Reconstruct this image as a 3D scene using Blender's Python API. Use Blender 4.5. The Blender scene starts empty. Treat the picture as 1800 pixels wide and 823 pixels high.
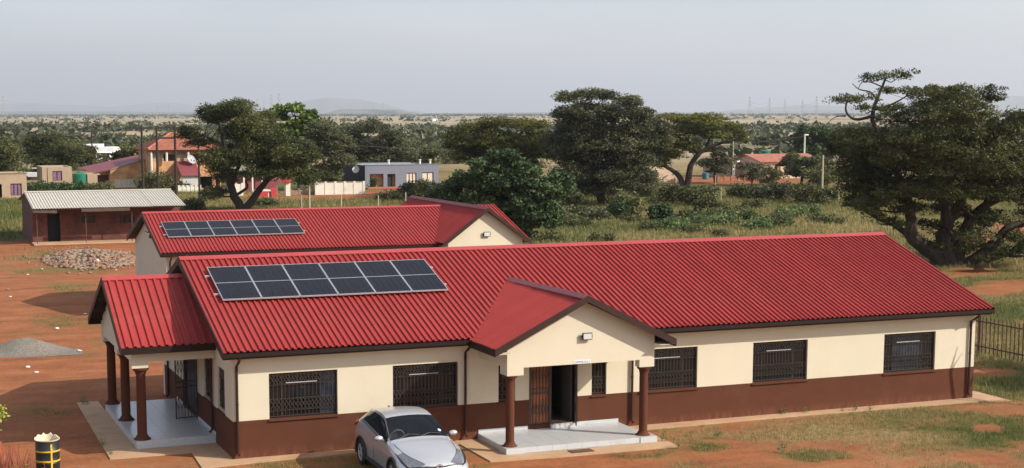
import bpy, math, random
import numpy as np
from mathutils import Vector, Matrix
R_ = random.Random(7); NR = np.random.default_rng(7)
S = bpy.context.scene; COL = S.collection
rad = math.radians
# ------------------------------------------------------------------ camera (fitted to the building)
CF, CPX, CPY = 2661.08, 801.25, 542.02
PITCH, YAW, ROLL = .12829, .36681, -.0012
CAM = np.array([-7.84, -35.397, 8.311])
_cp, _sp, _cy, _sy = math.cos(PITCH), math.sin(PITCH), math.cos(YAW), math.sin(YAW)
FW = np.array([_sy*_cp, _cy*_cp, -_sp]); RT = np.array([_cy, -_sy, 0.]); UP = np.cross(RT, FW)
RT, UP = RT*math.cos(ROLL)+UP*math.sin(ROLL), UP*math.cos(ROLL)-RT*math.sin(ROLL)
cam = bpy.data.cameras.new('camera'); co = bpy.data.objects.new('camera', cam); COL.objects.link(co)
cam.sensor_width = 36; cam.lens = CF*36/1800
cam.shift_x = (900-CPX)/1800; cam.shift_y = (CPY-411.5)/1800
cam.clip_start = .5; cam.clip_end = 90000
m = Matrix.Identity(4)
for i in range(3): m[i][0] = RT[i]; m[i][1] = UP[i]; m[i][2] = -FW[i]; m[i][3] = CAM[i]
co.matrix_world = m; S.camera = co
def at(u, v, ax=2, val=0.):
    """point of the place seen at photo pixel (u,v) on the plane axis=val (survey helper)"""
    d = FW + RT*(u-CPX)/CF - UP*(v-CPY)/CF
    return CAM + d*((val-CAM[ax])/d[ax])
def dep(p): return float((np.asarray(p, float)-CAM) @ FW)
# ------------------------------------------------------------------ light
SUN_EL, SUN_AZ = rad(33.5), math.atan2(.777, -.629)
sl = bpy.data.lights.new('sun', 'SUN'); so = bpy.data.objects.new('sun', sl); COL.objects.link(so)
sl.energy = 4.6; sl.angle = rad(.53); sl.color = (1, .93, .82)
sd = Vector((math.sin(SUN_AZ)*math.cos(SUN_EL), math.cos(SUN_AZ)*math.cos(SUN_EL), math.sin(SUN_EL)))
so.rotation_euler = sd.to_track_quat('Z', 'Y').to_euler(); so.location = (20, -30, 40)
W = bpy.data.worlds.new('World'); S.world = W; W.use_nodes = True
wn = W.node_tree; bg = wn.nodes['Background']; sky = wn.nodes.new('ShaderNodeTexSky')
sky.sky_type = 'NISHITA'; sky.sun_disc = False; sky.sun_elevation = SUN_EL; sky.sun_rotation = SUN_AZ
sky.air_density = 1.0; sky.dust_density = 4.0; sky.ozone_density = 1.5; sky.altitude = 1000
_t = wn.nodes.new('ShaderNodeTexCoord'); _m = wn.nodes.new('ShaderNodeMapping'); _m.inputs['Scale'].default_value = (2, 2, 9); _n = wn.nodes.new('ShaderNodeTexNoise'); _n.inputs['Scale'].default_value = 1.6; _n.inputs['Detail'].default_value = 7
wn.links.new(_t.outputs['Generated'], _m.inputs[0]); wn.links.new(_m.outputs[0], _n.inputs['Vector']); _r = wn.nodes.new('ShaderNodeMapRange'); _r.inputs[1].default_value = .30; _r.inputs[2].default_value = .80; _r.inputs[3].default_value = 0; _r.inputs[4].default_value = .75; wn.links.new(_n.outputs[0], _r.inputs[0])
_x = wn.nodes.new('ShaderNodeMix'); _x.data_type = 'RGBA'; _x.inputs[7].default_value = (5.4, 5.25, 5.3, 1); wn.links.new(_r.outputs[0], _x.inputs[0]); wn.links.new(sky.outputs[0], _x.inputs[6]); wn.links.new(_x.outputs[2], bg.inputs[0])
bg.inputs[1].default_value = .148
S.view_settings.view_transform = 'Standard'; S.view_settings.look = 'None'
S.view_settings.exposure = .45; S.view_settings.gamma = 1
# ------------------------------------------------------------------ materials
def nt(name):
    mt = bpy.data.materials.new(name); mt.use_nodes = True; n = mt.node_tree
    return mt, n, n.nodes['Principled BSDF']
def mat(name, c, rough=.8, var=.12, scale=3., bump=0., bscale=40., metal=0., spec=.5, stain=None, dscale=None, splash=None, sz=(.3, .6), orand=0.):
    mt, n, b = nt(name); N = n.nodes; L = n.links
    b.inputs['Roughness'].default_value = rough; b.inputs['Metallic'].default_value = metal
    b.inputs['Specular IOR Level'].default_value = spec
    tc = N.new('ShaderNodeTexCoord')
    nz = N.new('ShaderNodeTexNoise'); nz.inputs['Scale'].default_value = scale; nz.inputs['Detail'].default_value = 8; nz.inputs['Roughness'].default_value = .65
    L.new(tc.outputs['Object'], nz.inputs['Vector'])
    rp = N.new('ShaderNodeValToRGB'); e = rp.color_ramp.elements
    e[0].position = .3; e[1].position = .7
    e[0].color = (*[x*(1-var) for x in c], 1); e[1].color = (*[min(1, x*(1+var)) for x in c], 1)
    L.new(nz.outputs[0], rp.inputs[0]); out = rp.outputs[0]
    if stain:
        n2 = N.new('ShaderNodeTexNoise'); n2.inputs['Scale'].default_value = dscale or scale*.35; n2.inputs['Detail'].default_value = 9; n2.inputs['Roughness'].default_value = .75
        L.new(tc.outputs['Object'], n2.inputs['Vector'])
        mr = N.new('ShaderNodeMapRange'); mr.inputs[1].default_value = .55; mr.inputs[2].default_value = .78
        L.new(n2.outputs[0], mr.inputs[0])
        mx = N.new('ShaderNodeMix'); mx.data_type = 'RGBA'; mx.inputs[7].default_value = (*stain, 1)
        L.new(mr.outputs[0], mx.inputs[0]); L.new(out, mx.inputs[6]); out = mx.outputs[2]
    if splash:   # dried soil splashed up the foot of the wall, streaky and uneven
        sx = N.new('ShaderNodeSeparateXYZ'); L.new(tc.outputs['Object'], sx.inputs[0]); mp = N.new('ShaderNodeMapping'); mp.inputs['Scale'].default_value = (5, 5, 1.3); L.new(tc.outputs['Object'], mp.inputs[0])
        n4 = N.new('ShaderNodeTexNoise'); n4.inputs['Scale'].default_value = 1.5; n4.inputs['Detail'].default_value = 8; n4.inputs['Roughness'].default_value = .7; L.new(mp.outputs[0], n4.inputs['Vector'])
        hgt = N.new('ShaderNodeMapRange'); hgt.inputs[1].default_value = 0; hgt.inputs[2].default_value = sz[0]; hgt.inputs[3].default_value = sz[1]; hgt.inputs[4].default_value = 0; L.new(sx.outputs[2], hgt.inputs[0])
        mu = N.new('ShaderNodeMath'); mu.operation = 'MULTIPLY'; mu.use_clamp = True; rr = N.new('ShaderNodeMapRange'); rr.inputs[1].default_value = .4; rr.inputs[2].default_value = .65; L.new(n4.outputs[0], rr.inputs[0]); L.new(hgt.outputs[0], mu.inputs[0]); L.new(rr.outputs[0], mu.inputs[1])
        mx = N.new('ShaderNodeMix'); mx.data_type = 'RGBA'; mx.inputs[7].default_value = (*splash, 1); L.new(mu.outputs[0], mx.inputs[0]); L.new(out, mx.inputs[6]); out = mx.outputs[2]
    if orand:    # each sheet weathered a little differently
        oi = N.new('ShaderNodeObjectInfo'); mr2 = N.new('ShaderNodeMapRange'); mr2.inputs[3].default_value = 1-orand; mr2.inputs[4].default_value = 1+orand; L.new(oi.outputs['Random'], mr2.inputs[0])
        mx = N.new('ShaderNodeMix'); mx.data_type = 'RGBA'; mx.blend_type = 'MULTIPLY'; mx.inputs[0].default_value = 1; L.new(out, mx.inputs[6]); L.new(mr2.outputs[0], mx.inputs[7]); out = mx.outputs[2]
    L.new(out, b.inputs['Base Color'])
    if bump:
        n3 = N.new('ShaderNodeTexNoise'); n3.inputs['Scale'].default_value = bscale; n3.inputs['Detail'].default_value = 4
        L.new(tc.outputs['Object'], n3.inputs['Vector'])
        bp = N.new('ShaderNodeBump'); bp.inputs['Strength'].default_value = bump; bp.inputs['Distance'].default_value = .02
        L.new(n3.outputs[0], bp.inputs['Height']); L.new(bp.outputs[0], b.inputs['Normal'])
    return mt
def foliage(name, c1, c2, trans=.25):
    mt, n, b = nt(name); N = n.nodes; L = n.links
    at_ = N.new('ShaderNodeAttribute'); at_.attribute_name = 'shade'
    rp = N.new('ShaderNodeValToRGB'); e = rp.color_ramp.elements
    e[0].color = (*c1, 1); e[1].color = (*c2, 1)
    L.new(at_.outputs['Fac'], rp.inputs[0]); L.new(rp.outputs[0], b.inputs['Base Color'])
    b.inputs['Roughness'].default_value = .65; b.inputs['Specular IOR Level'].default_value = .25
    tr = N.new('ShaderNodeBsdfTranslucent'); L.new(rp.outputs[0], tr.inputs[0])
    mx = N.new('ShaderNodeMixShader'); mx.inputs[0].default_value = trans
    L.new(b.outputs[0], mx.inputs[1]); L.new(tr.outputs[0], mx.inputs[2])
    L.new(mx.outputs[0], N['Material Output'].inputs[0]); return mt
M = {}
M['cream'] = mat('cream_paint', (.60, .535, .40), .85, .03, 1.2, .15, 120, stain=(.57, .47, .32), dscale=.5, splash=(.34, .16, .085), sz=(1.15, .25))
M['brown'] = mat('brown_paint', (.098, .036, .020), .9, .08, 2., .2, 120, spec=.15, stain=(.125, .052, .030), dscale=.6, splash=(.30, .115, .055), sz=(.26, .45))
M['trim'] = mat('dark_brown_trim', (.018, .008, .006), .5, .1, 3, spec=.25)
M['trim2'] = mat('brown_bargeboard', (.040, .016, .012), .55, .12, 3, spec=.25)
M['roof'] = mat('red_roof_sheet', (.31, .040, .036), .6, .08, 1.5, spec=.13, stain=(.30, .070, .055), dscale=.7, orand=.045)
M['ridge'] = mat('red_ridge_cap', (.38, .048, .045), .5, .12, 3., stain=(.33, .08, .08), dscale=2)
M['ridge2'] = mat('weathered_ridge_cap', (.20, .05, .05), .6, .2, 5.)
M['interior'] = mat('darkened_interior', (.10, .08, .065), .9, .1)  # room surfaces coloured dark to stand in for the shade indoors
M['tile'] = mat('pale_grey_tile', (.48, .49, .49), .28, .05, 2, stain=(.40, .36, .31), dscale=1.2)
M['grout'] = mat('tile_grout', (.25, .24, .23), .9, .1)
M['conc'] = mat('dusty_concrete', (.44, .275, .155), .9, .14, 1.4, .3, 30, stain=(.33, .15, .075), dscale=.9)
M['bar'] = mat('black_bars', (.045, .036, .03), .5, .2, 6)
M['barl'] = mat('bronze_bars', (.040, .028, .022), .5, .3, 6)
M['frame'] = mat('brown_window_frame', (.05, .024, .018), .5, .1)
M['wood'] = mat('varnished_wood', (.34, .10, .03), .4, .35, 4)
M['alu'] = mat('aluminium', (.55, .55, .56), .45, .05, metal=.5)
M['cell'] = mat('solar_cell', (.008, .009, .014), .36, .35, 1.2, spec=.2)
M['lens'] = mat('lamp_glass', (.55, .55, .52), .2, .05)
M['black'] = mat('black_plastic', (.02, .02, .02), .5, .1)
M['white'] = mat('white_paint', (.75, .74, .70), .6, .05)
M['ink'] = mat('blue_print', (.10, .13, .38), .7, .05)
M['brick'] = mat('dark_red_brick', (.150, .050, .034), .9, .30, 9, .4, 12, stain=(.07, .03, .025), dscale=3)
M['steel'] = mat('rusty_steel', (.10, .05, .035), .75, .3, 6)
M['asb'] = mat('fibre_cement_sheet', (.50, .46, .385), .85, .12, 2.5, stain=(.34, .32, .27), dscale=1.1)
M['bark'] = mat('dark_bark', (.055, .040, .032), .95, .3, 5, .6, 14)
M['barkp'] = mat('brown_bark', (.085, .062, .045), .95, .3, 5, .6, 14)
M['pole'] = mat('creosote_pole', (.032, .021, .016), .9, .2, 4)
M['post'] = mat('pale_fence_post', (.42, .36, .26), .9, .15, 4)
M['orangebrick'] = mat('orange_face_brick', (.50, .235, .095), .9, .14, 6, .3, 10)
M['beige'] = mat('beige_plaster', (.40, .29, .19), .9, .10, 1.5, stain=(.30, .20, .13))
M['peach'] = mat('peach_plaster', (.60, .43, .31), .9, .06, 1.5)
M['terra'] = mat('terracotta_tiles', (.34, .125, .08), .9, .3, 2., stain=(.24, .11, .08))
M['maroon'] = mat('maroon_roof', (.21, .045, .048), .6, .1, 1.5)
M['bluegrey'] = mat('blue_grey_plaster', (.18, .195, .235), .9, .06, 1.)
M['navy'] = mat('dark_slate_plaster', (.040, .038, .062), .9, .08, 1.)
M['offwhite'] = mat('off_white_plaster', (.66, .62, .52), .9, .08, 1.5, stain=(.46, .40, .32))
M['redp'] = mat('bright_red_paint', (.48, .03, .032), .5, .1)
M['green'] = mat('green_tank_plastic', (.012, .16, .095), .45, .1)
M['teal'] = mat('teal_blue_plastic', (.03, .13, .17), .5, .1)
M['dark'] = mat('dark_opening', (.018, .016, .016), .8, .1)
M['curtain'] = mat('pale_curtain', (.62, .55, .42), .9, .1, 3)
M['purple'] = mat('mauve_curtain', (.22, .12, .18), .9, .3, 3)
M['gravel'] = mat('grey_gravel', (.185, .160, .130), .95, .5, 16, 1., 40, stain=(.11, .085, .065), dscale=5)
M['rock1'] = mat('pale_rubble', (.25, .185, .13), .95, .3, 3)
M['rock2'] = mat('red_brick_rubble', (.30, .13, .075), .95, .3, 3)
M['drum'] = mat('black_drum_paint', (.016, .016, .018), .45, .3, 4)
M['drumin'] = mat('cream_drum_inside', (.72, .62, .44), .7, .1)
M['yellow'] = mat('yellow_paint', (.62, .40, .02), .5, .15, 5)
M['glass'] = mat('dark_window_glass', (.012, .012, .014), .06, .2, 2, spec=.55)
M['glass2'] = mat('painted_reflection_glass', (.030, .042, .060), .12, .6, 3, spec=.7)  # blotchy blue in the base colour stands in for a reflection on some panes
M['hill'] = mat('far_hill', (.10, .12, .08), 1., .25, .002)
M['skyblock'] = mat('galvanised_steel', (.35, .36, .37), .6, .1)
M['paint'] = mat('silver_car_paint', (.56, .565, .57), .24, .01, .5, metal=.55)
M['carglass'] = mat('tinted_car_glass', (.008, .012, .017), .05, .1, 1, spec=.45)
M['tyre'] = mat('tyre_rubber', (.018, .017, .016), .85, .1)
M['chrome'] = mat('chrome', (.7, .7, .7), .15, .02, metal=1.)
M['lampr'] = mat('red_tail_lamp', (.55, .02, .02), .2, .05)
M['headl'] = mat('clear_head_lamp', (.22, .23, .25), .08, .3, 12, metal=.5)
F = {}
F['thorn'] = foliage('thorn_tree_leaves', (.030, .040, .014), (.145, .150, .050))
F['grey'] = foliage('grey_green_leaves', (.044, .052, .028), (.165, .168, .080))
F['olive'] = foliage('olive_umbrella_leaves', (.042, .052, .014), (.195, .195, .044))
F['broad'] = foliage('dark_broad_leaves', (.022, .044, .016), (.088, .130, .048), .15)
F['bright'] = foliage('bright_green_leaves', (.040, .085, .014), (.180, .240, .050))
F['bush'] = foliage('bush_leaves', (.045, .055, .018), (.165, .165, .062))
F['herb'] = foliage('pale_green_herb_leaves', (.050, .085, .030), (.170, .220, .080))
F['grass'] = foliage('mixed_grass_blades', (.085, .115, .024), (.34, .27, .11), .3)
F['straw'] = foliage('straw_grass_blades', (.16, .17, .05), (.42, .34, .15), .3)
F['far'] = foliage('far_scrub_leaves', (.030, .042, .018), (.080, .090, .040), .1)
F['yellowleaf'] = foliage('yellow_green_leaves', (.16, .24, .03), (.42, .45, .07))
# ------------------------------------------------------------------ building blocks
def link(o, parent=None):
    COL.objects.link(o)
    if parent is not None: o.parent = parent
    return o
def thing(name, label, cat, loc=(0, 0, 0), rz=0., group=None):
    o = bpy.data.objects.new(name, None); o.empty_display_size = .2
    o.location = loc; o.rotation_euler = (0, 0, rz); COL.objects.link(o)
    return tag(o, label, cat, group)
def tag(o, label=None, cat=None, group=None, kind=None):
    if label: o['label'] = label
    if cat: o['category'] = cat
    if group: o['group'] = group
    if kind: o['kind'] = kind
    return o
def dup(o, loc=None, rz=None, label=None, parent=None):
    c = o.copy(); COL.objects.link(c); c.parent = parent
    if loc is not None: c.location = loc
    if rz is not None: c.rotation_euler = (0, 0, rz)
    if label: c['label'] = label
    for ch in list(o.children): dup(ch, parent=c)
    return c
class MB:
    def __init__(s): s.v = []; s.f = []
    def add(s, vs, fs):
        k = len(s.v); s.v += [tuple(map(float, p)) for p in vs]; s.f += [tuple(i+k for i in f) for f in fs]; return s
    def box(s, a, b):
        x0, x1 = sorted((a[0], b[0])); y0, y1 = sorted((a[1], b[1])); z0, z1 = sorted((a[2], b[2]))
        return s.add([(x0, y0, z0), (x1, y0, z0), (x1, y1, z0), (x0, y1, z0), (x0, y0, z1), (x1, y0, z1), (x1, y1, z1), (x0, y1, z1)],
                     [(3, 2, 1, 0), (4, 5, 6, 7), (0, 1, 5, 4), (1, 2, 6, 5), (2, 3, 7, 6), (3, 0, 4, 7)])
    def frame(s, o, u, w, n, L, H, T):
        """box from corner o spanning L along u, H along w, T along n"""
        o, u, w, n = [np.asarray(q, float) for q in (o, u, w, n)]
        c = [o, o+u*L, o+u*L+w*H, o+w*H]; c += [q+n*T for q in c]
        return s.add(c, [(3, 2, 1, 0), (4, 5, 6, 7), (0, 1, 5, 4), (1, 2, 6, 5), (2, 3, 7, 6), (3, 0, 4, 7)])
    def prism(s, poly, d):
        """poly: list of 3d points, extruded by vector d"""
        n = len(poly); p = [np.asarray(q, float) for q in poly]; d = np.asarray(d, float)
        return s.add(p+[q+d for q in p], [tuple(range(n))[::-1], tuple(range(n, 2*n))]+[(i, (i+1) % n, n+(i+1) % n, n+i) for i in range(n)])
    def tube(s, pts, rs, n=8, cap=True):
        pts = [np.asarray(q, float) for q in pts]
        if not hasattr(rs, '__len__'): rs = [rs]*len(pts)
        k = len(s.v); prev = None
        for i, p in enumerate(pts):
            t = pts[min(i+1, len(pts)-1)]-pts[max(i-1, 0)]; t = t/(np.linalg.norm(t)+1e-9)
            if prev is None:
                a = np.cross(t, (0, 0, 1.) if abs(t[2]) < .9 else (1., 0, 0))
            else: a = prev-t*(prev@t)
            a = a/(np.linalg.norm(a)+1e-9); prev = a; b = np.cross(t, a)
            for j in range(n):
                an = 2*math.pi*j/n; s.v.append(tuple(p+rs[i]*(a*math.cos(an)+b*math.sin(an))))
        for i in range(len(pts)-1):
            for j in range(n):
                q = k+i*n; s.f.append((q+j, q+(j+1) % n, q+n+(j+1) % n, q+n+j))
        if cap:
            s.f.append(tuple(k+j for j in range(n))[::-1]); q = k+(len(pts)-1)*n; s.f.append(tuple(q+j for j in range(n)))
        return s
    def lathe(s, c, prof, n=16):
        """prof: (r,z) list"""
        k = len(s.v)
        for r, z in prof:
            for j in range(n):
                a = 2*math.pi*j/n; s.v.append((c[0]+r*math.cos(a), c[1]+r*math.sin(a), c[2]+z))
        for i in range(len(prof)-1):
            for j in range(n): q = k+i*n; s.f.append((q+j, q+(j+1) % n, q+n+(j+1) % n, q+n+j))
        s.f.append(tuple(k+j for j in range(n))[::-1]); q = k+(len(prof)-1)*n; s.f.append(tuple(q+j for j in range(n)))
        return s
    def build(s, name, m_, parent=None, smooth=False, bevel=0., loc=None):
        me = bpy.data.meshes.new(name); me.from_pydata(s.v, [], s.f); me.materials.append(m_)
        if smooth: me.polygons.foreach_set('use_smooth', [True]*len(me.polygons))
        me.update(); o = bpy.data.objects.new(name, me)
        if loc is not None: o.location = loc
        if bevel:
            b = o.modifiers.new('bevel', 'BEVEL'); b.width = bevel; b.segments = 2; b.limit_method = 'ANGLE'
        if smooth: me.set_sharp_from_angle(angle=rad(40))
        return link(o, parent)
def npmesh(name, V, Fq, m_, parent=None, shade=None, loc=None):
    """fast mesh: V (n,3), Fq (m,k)"""
    V = np.ascontiguousarray(V, np.float32); Fq = np.ascontiguousarray(Fq, np.int32); k = Fq.shape[1]
    me = bpy.data.meshes.new(name); me.vertices.add(len(V)); me.vertices.foreach_set('co', V.ravel())
    me.loops.add(Fq.size); me.loops.foreach_set('vertex_index', Fq.ravel())
    me.polygons.add(len(Fq)); me.polygons.foreach_set('loop_start', np.arange(0, Fq.size, k, dtype=np.int32))
    me.materials.append(m_)
    if shade is not None:
        a = me.attributes.new('shade', 'FLOAT', 'POINT'); a.data.foreach_set('value', np.ascontiguousarray(shade, np.float32))
    me.update(calc_edges=True); o = bpy.data.objects.new(name, me)
    if loc is not None: o.location = loc
    return link(o, parent)
def cells(MBs, xs, zs, solid, put):
    """grid of wall boxes; solid(i,j) tells if a cell is wall; put(mb_key, x0,x1,z0,z1)"""
    for i in range(len(xs)-1):
        j = 0
        while j < len(zs)-1:
            if solid(i, j): put(xs[i], xs[i+1], zs[j], zs[j+1])
            j += 1
def wall_with_openings(parent, axis, pos, thick, a0, a1, z0, ztop, ops, split=.9, base_m='brown', wall_m='cream', wname='wall', bname='painted_dado'):
    """straight wall along axis ('x' or 'y') with rectangular openings (a_lo,a_hi,z_lo,z_hi); lower band below `split`"""
    xs = sorted({a0, a1, *[q for o in ops for q in o[:2]]}); zs = sorted({z0, ztop, split, *[q for o in ops for q in o[2:]]})
    up, lo = MB(), MB()
    for i in range(len(xs)-1):
        for j in range(len(zs)-1):
            cx, cz = (xs[i]+xs[i+1])/2, (zs[j]+zs[j+1])/2
            if any(o[0] < cx < o[1] and o[2] < cz < o[3] for o in ops): continue
            b = lo if cz < split else up
            if axis == 'x': b.box((xs[i], pos, zs[j]), (xs[i+1], pos+thick, zs[j+1]))
            else: b.box((pos, xs[i], zs[j]), (pos+thick, xs[i+1], zs[j+1]))
    up.build(wname, M[wall_m], parent)
    if lo.v: lo.build(bname, M[base_m], parent)
def guard_bars(mb, x0, x1, z0, z1, y, t=.006):
    """burglar guard: verticals plus two lattice bands of crossed bars"""
    n = max(3, int((x1-x0)/.095))
    for i in range(n+1):
        x = x0+(x1-x0)*i/n; mb.box((x-t, y-t, z0), (x+t, y+t, z1))
    for z in (z0+.02, z0+(z1-z0)*.14, z0+(z1-z0)*.42, z0+(z1-z0)*.74, z1-.02): mb.box((x0, y-t*1.2, z-t), (x1, y+t*1.2, z+t))
    for (za, zb) in ((z0+(z1-z0)*.14, z0+(z1-z0)*.42), (z0+(z1-z0)*.74, z1-.02)):
        h = zb-za; k = max(2, round((x1-x0)/(h*.62))); w = (x1-x0)/k
        for i in range(k):
            for s_ in (0, 1):
                xa, xb = (x0+i*w, x0+(i+1)*w) if s_ else (x0+(i+1)*w, x0+i*w)
                for o_ in (0, .5):
                    p = np.array([xa, y-.01, za]); q = np.array([xb, y-.01, zb]); d = q-p
                    p = p+np.array([(o_*w if s_ else -o_*w), 0, 0]); q = p+d
                    if min(p[0], q[0]) < x0-.01 or max(p[0], q[0]) > x1+.01: continue
                    mb.tube([p, q], .0085, 4)
def window(parent, x0, x1, z0, z1, y=0., mull=(.2, .76), label=None, tr=None, bar=True):
    """window in a wall facing -y at y; returns frame object. tr: function to place local geometry for other walls"""
    f = MB(); t = .035; yy = y+.11
    f.box((x0, yy-.02, z0), (x0+t, yy+.03, z1)); f.box((x1-t, yy-.02, z0), (x1, yy+.03, z1))
    f.box((x0+t, yy-.02, z0), (x1-t, yy+.03, z0+t)); f.box((x0+t, yy-.02, z1-t), (x1-t, yy+.03, z1))
    ms = [x0+(x1-x0)*q for q in mull]
    for q in ms: f.box((q-.018, yy-.018, z0+t), (q+.018, yy+.028, z1-t))
    g = []
    ed = [x0+t]+ms+[x1-t]
    for i in range(len(ed)-1): g.append((ed[i]+(.018 if i else 0), ed[i+1]-(.018 if i < len(ed)-2 else 0)))
    fm = f.build('window', M['frame'], parent)
    if tr: tr(fm)
    for i, (a, b) in enumerate(g): MB().box((a, yy, z0+t), (b, yy+.012, z1-t)).build('pane', M['glass2' if (x0 < 1.5 and i == 2) or (x0 > 18 and i == 1) else 'glass'], fm)
    s = MB(); s.prism([(x0-.02, y-.045, z0-.055), (x0-.02, y-.045, z0-.02), (x0-.02, yy-.021, z0-.002), (x0-.02, yy-.021, z0-.055)], (x1-x0+.04, 0, 0))
    s.build('sill', M['brown'], fm)
    b = MB(); guard_bars(b, x0+.02, x1-.02, z0+.03, z1-.03, y+.055)
    b.build('burglar_guard', M['barl'], fm)
    if bar and x1-x0 > 1:
        q0, q1 = x0+(x1-x0)*.25, x0+(x1-x0)*.70; zb = z0+(z1-z0)*.77
        MB().box((q0, y+.022, zb-.010), (q1, y+.04, zb+.010)).build('lock_bar', M['skyblock'], fm)
    return fm
def place(rot, loc):
    def tr(o): o.rotation_euler = (0, 0, rot); o.location = loc
    return tr
def roof_plane(parent, p0, u, w, L, S_, pitch=.157, h=.040, per=4, name='roof_sheet', m_=None, round_=False, jit=.003):
    """ribbed sheets: eave corner p0, unit u along the eave, unit w up the slope; each sheet its own mesh sharing data"""
    p0, u, w = np.asarray(p0, float), np.asarray(u, float), np.asarray(w, float); n = np.cross(u, w); n = n*(1 if n[2] > 0 else -1)
    m_ = m_ or M['roof']; nsh = int(round(L/(pitch*per))); pw = L/nsh; pt = pw/per
    if round_: prof = [(i/8*pt, h*.5*(1-math.cos(2*math.pi*i/8))) for i in range(8)]
    else: prof = [(0, 0), (pt*.55, 0), (pt*.64, h), (pt*.90, h)]
    v, f = [], []
    us = [(k*pt+a, b) for k in range(per) for a, b in prof]+[(pw+(0 if round_ else .012), 0)]
    for s_ in (0, S_):
        for a, b in us: v.append(u*a+w*s_+n*b)
    for s_ in (0,):
        for a, b in us: v.append(u*a+n*(b-.012))
    K = len(us)
    for i in range(K-1): f += [(i, i+1, K+i+1, K+i), (2*K+i, 2*K+i+1, i+1, i)]
    me = bpy.data.meshes.new(name); me.from_pydata([tuple(q) for q in v], [], f); me.materials.append(m_); me.update()
    for k in range(nsh):
        o = bpy.data.objects.new(name, me); o.location = tuple(p0+u*pw*k+n*(.004*(k % 2)+R_.uniform(0, jit))); link(o, parent)
def ridge_cap(name, a, b, up1, up2, wdt, m_, parent, th=.02):
    """folded cap from a to b; up1/up2: unit vectors down each slope"""
    a, b, up1, up2 = [np.asarray(q, float) for q in (a, b, up1, up2)]; z = np.array([0, 0, th])
    mb = MB(); poly = [a+up1*wdt, a+up1*wdt+z, a+z*1.3, a+up2*wdt+z, a+up2*wdt, a]
    mb.prism(poly, b-a); return mb.build(name, m_, parent)
# ================================================================== MAIN BUILDING
L_, WD = 22.0, 9.36; VX, VE, HE, YR, ZR = .289, .405, 2.686, 4.885, 4.459
main = thing('school_block', 'long single storey cream and brown building with red ribbed roof, nearest the camera', 'building', (0, 0, 0))
WZ = (.93, 2.05)
wins = [(.9, 2.63), (4.07, 5.82), (6.93, 7.40), (9.59, 10.02), (11.0, 12.76), (14.5, 16.26), (18.82, 20.6)]
ops = [(a, b, WZ[0], WZ[1]) for a, b in wins]; ops.append((7.79, 9.18, .25, 2.15))
wall_with_openings(main, 'x', 0., .22, 0, L_, 0, 2.62, ops, .93)
MB().box((0, WD-.22, 0), (L_, WD, 2.62)).build('wall', M['cream'], main)
lops = [(.88, 1.67, .98, 2.05), (2.63, 3.37, .98, 2.05), (4.27, 6.30, .25, 2.2)]
wall_with_openings(main, 'y', 0.001, .22, .22, WD-.22, 0, 2.62, lops, .93)
wall_with_openings(main, 'y', L_-.221, .22, .22, WD-.22, 0, 2.62, [], .93)
for x in (.003, L_-.203):   # gable triangles
    zz = 2.62; sl_ = (ZR-HE)/(YR+VE)
    pk = ZR-.06; MB().prism([(x, 0, zz), (x, WD, zz), (x, WD, zz+.001), (x, YR, pk-.02), (x, 0, zz+.02)], (.2, 0, 0)).build('gable_wall', M['cream'], main)
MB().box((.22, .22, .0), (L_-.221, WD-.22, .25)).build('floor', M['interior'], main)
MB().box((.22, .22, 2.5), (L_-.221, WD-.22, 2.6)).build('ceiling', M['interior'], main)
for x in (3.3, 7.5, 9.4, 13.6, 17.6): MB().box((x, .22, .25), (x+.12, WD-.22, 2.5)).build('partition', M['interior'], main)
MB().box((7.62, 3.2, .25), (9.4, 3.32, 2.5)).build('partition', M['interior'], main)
for i, (a, b) in enumerate(wins):
    window(main, a, b, WZ[0], WZ[1], 0., (.2, .76) if b-a > 1 else ())
for (a, b, z0, z1) in lops[:2]:
    window(main, -b, -a, z0, z1, 0., (), tr=place(-math.pi/2, (0, 0, 0)), bar=False)
# left wall double doorway: dark door leaf closed half + open gate
dl = MB().box((.10, 4.30, .25), (.14, 6.27, 2.18)).build('door', M['dark'], main)
MB().box((.04, 4.27, .25), (.09, 4.32, 2.2)).box((.04, 6.25, .25), (.09, 6.30, 2.2)).box((.04, 4.32, 2.15), (.09, 6.25, 2.2)).build('frame', M['frame'], dl)
def gate(parent, w, h, name='security_gate', nb=7):
    g = MB(); t = .014
    g.box((0, -t, 0), (2*t, t, h)).box((w-2*t, -t, 0), (w, t, h)); g.box((2*t, -t, 0), (w-2*t, t, 2*t)).box((2*t, -t, h-2*t), (w-2*t, t, h))
    for z in (h*.43, h*.5): g.box((2*t, -t, z), (w-2*t, t, z+.03))
    for i in range(1, nb): x = w*i/nb; g.box((x-.007, -.007, 2*t), (x+.007, .007, h-2*t))
    for za, zb in ((h*.12, h*.3), (h*.62, h*.8)):
        for i in range(nb):
            for s_ in (0, 1):
                xa, xb = w*i/nb, w*(i+1)/nb
                if s_: xa, xb = xb, xa
                g.tube([(xa, 0, za), ((xa+xb)/2, -.01, (za+zb)/2), (xb, 0, zb)], .007, 4)
    return g.build(name, M['bar'], parent)
g = gate(main, .62, 1.95); g.location = (-.01, 4.26, .26); g.rotation_euler = (0, 0, rad(180))
g.rotation_euler = (0, 0, rad(192))
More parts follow.
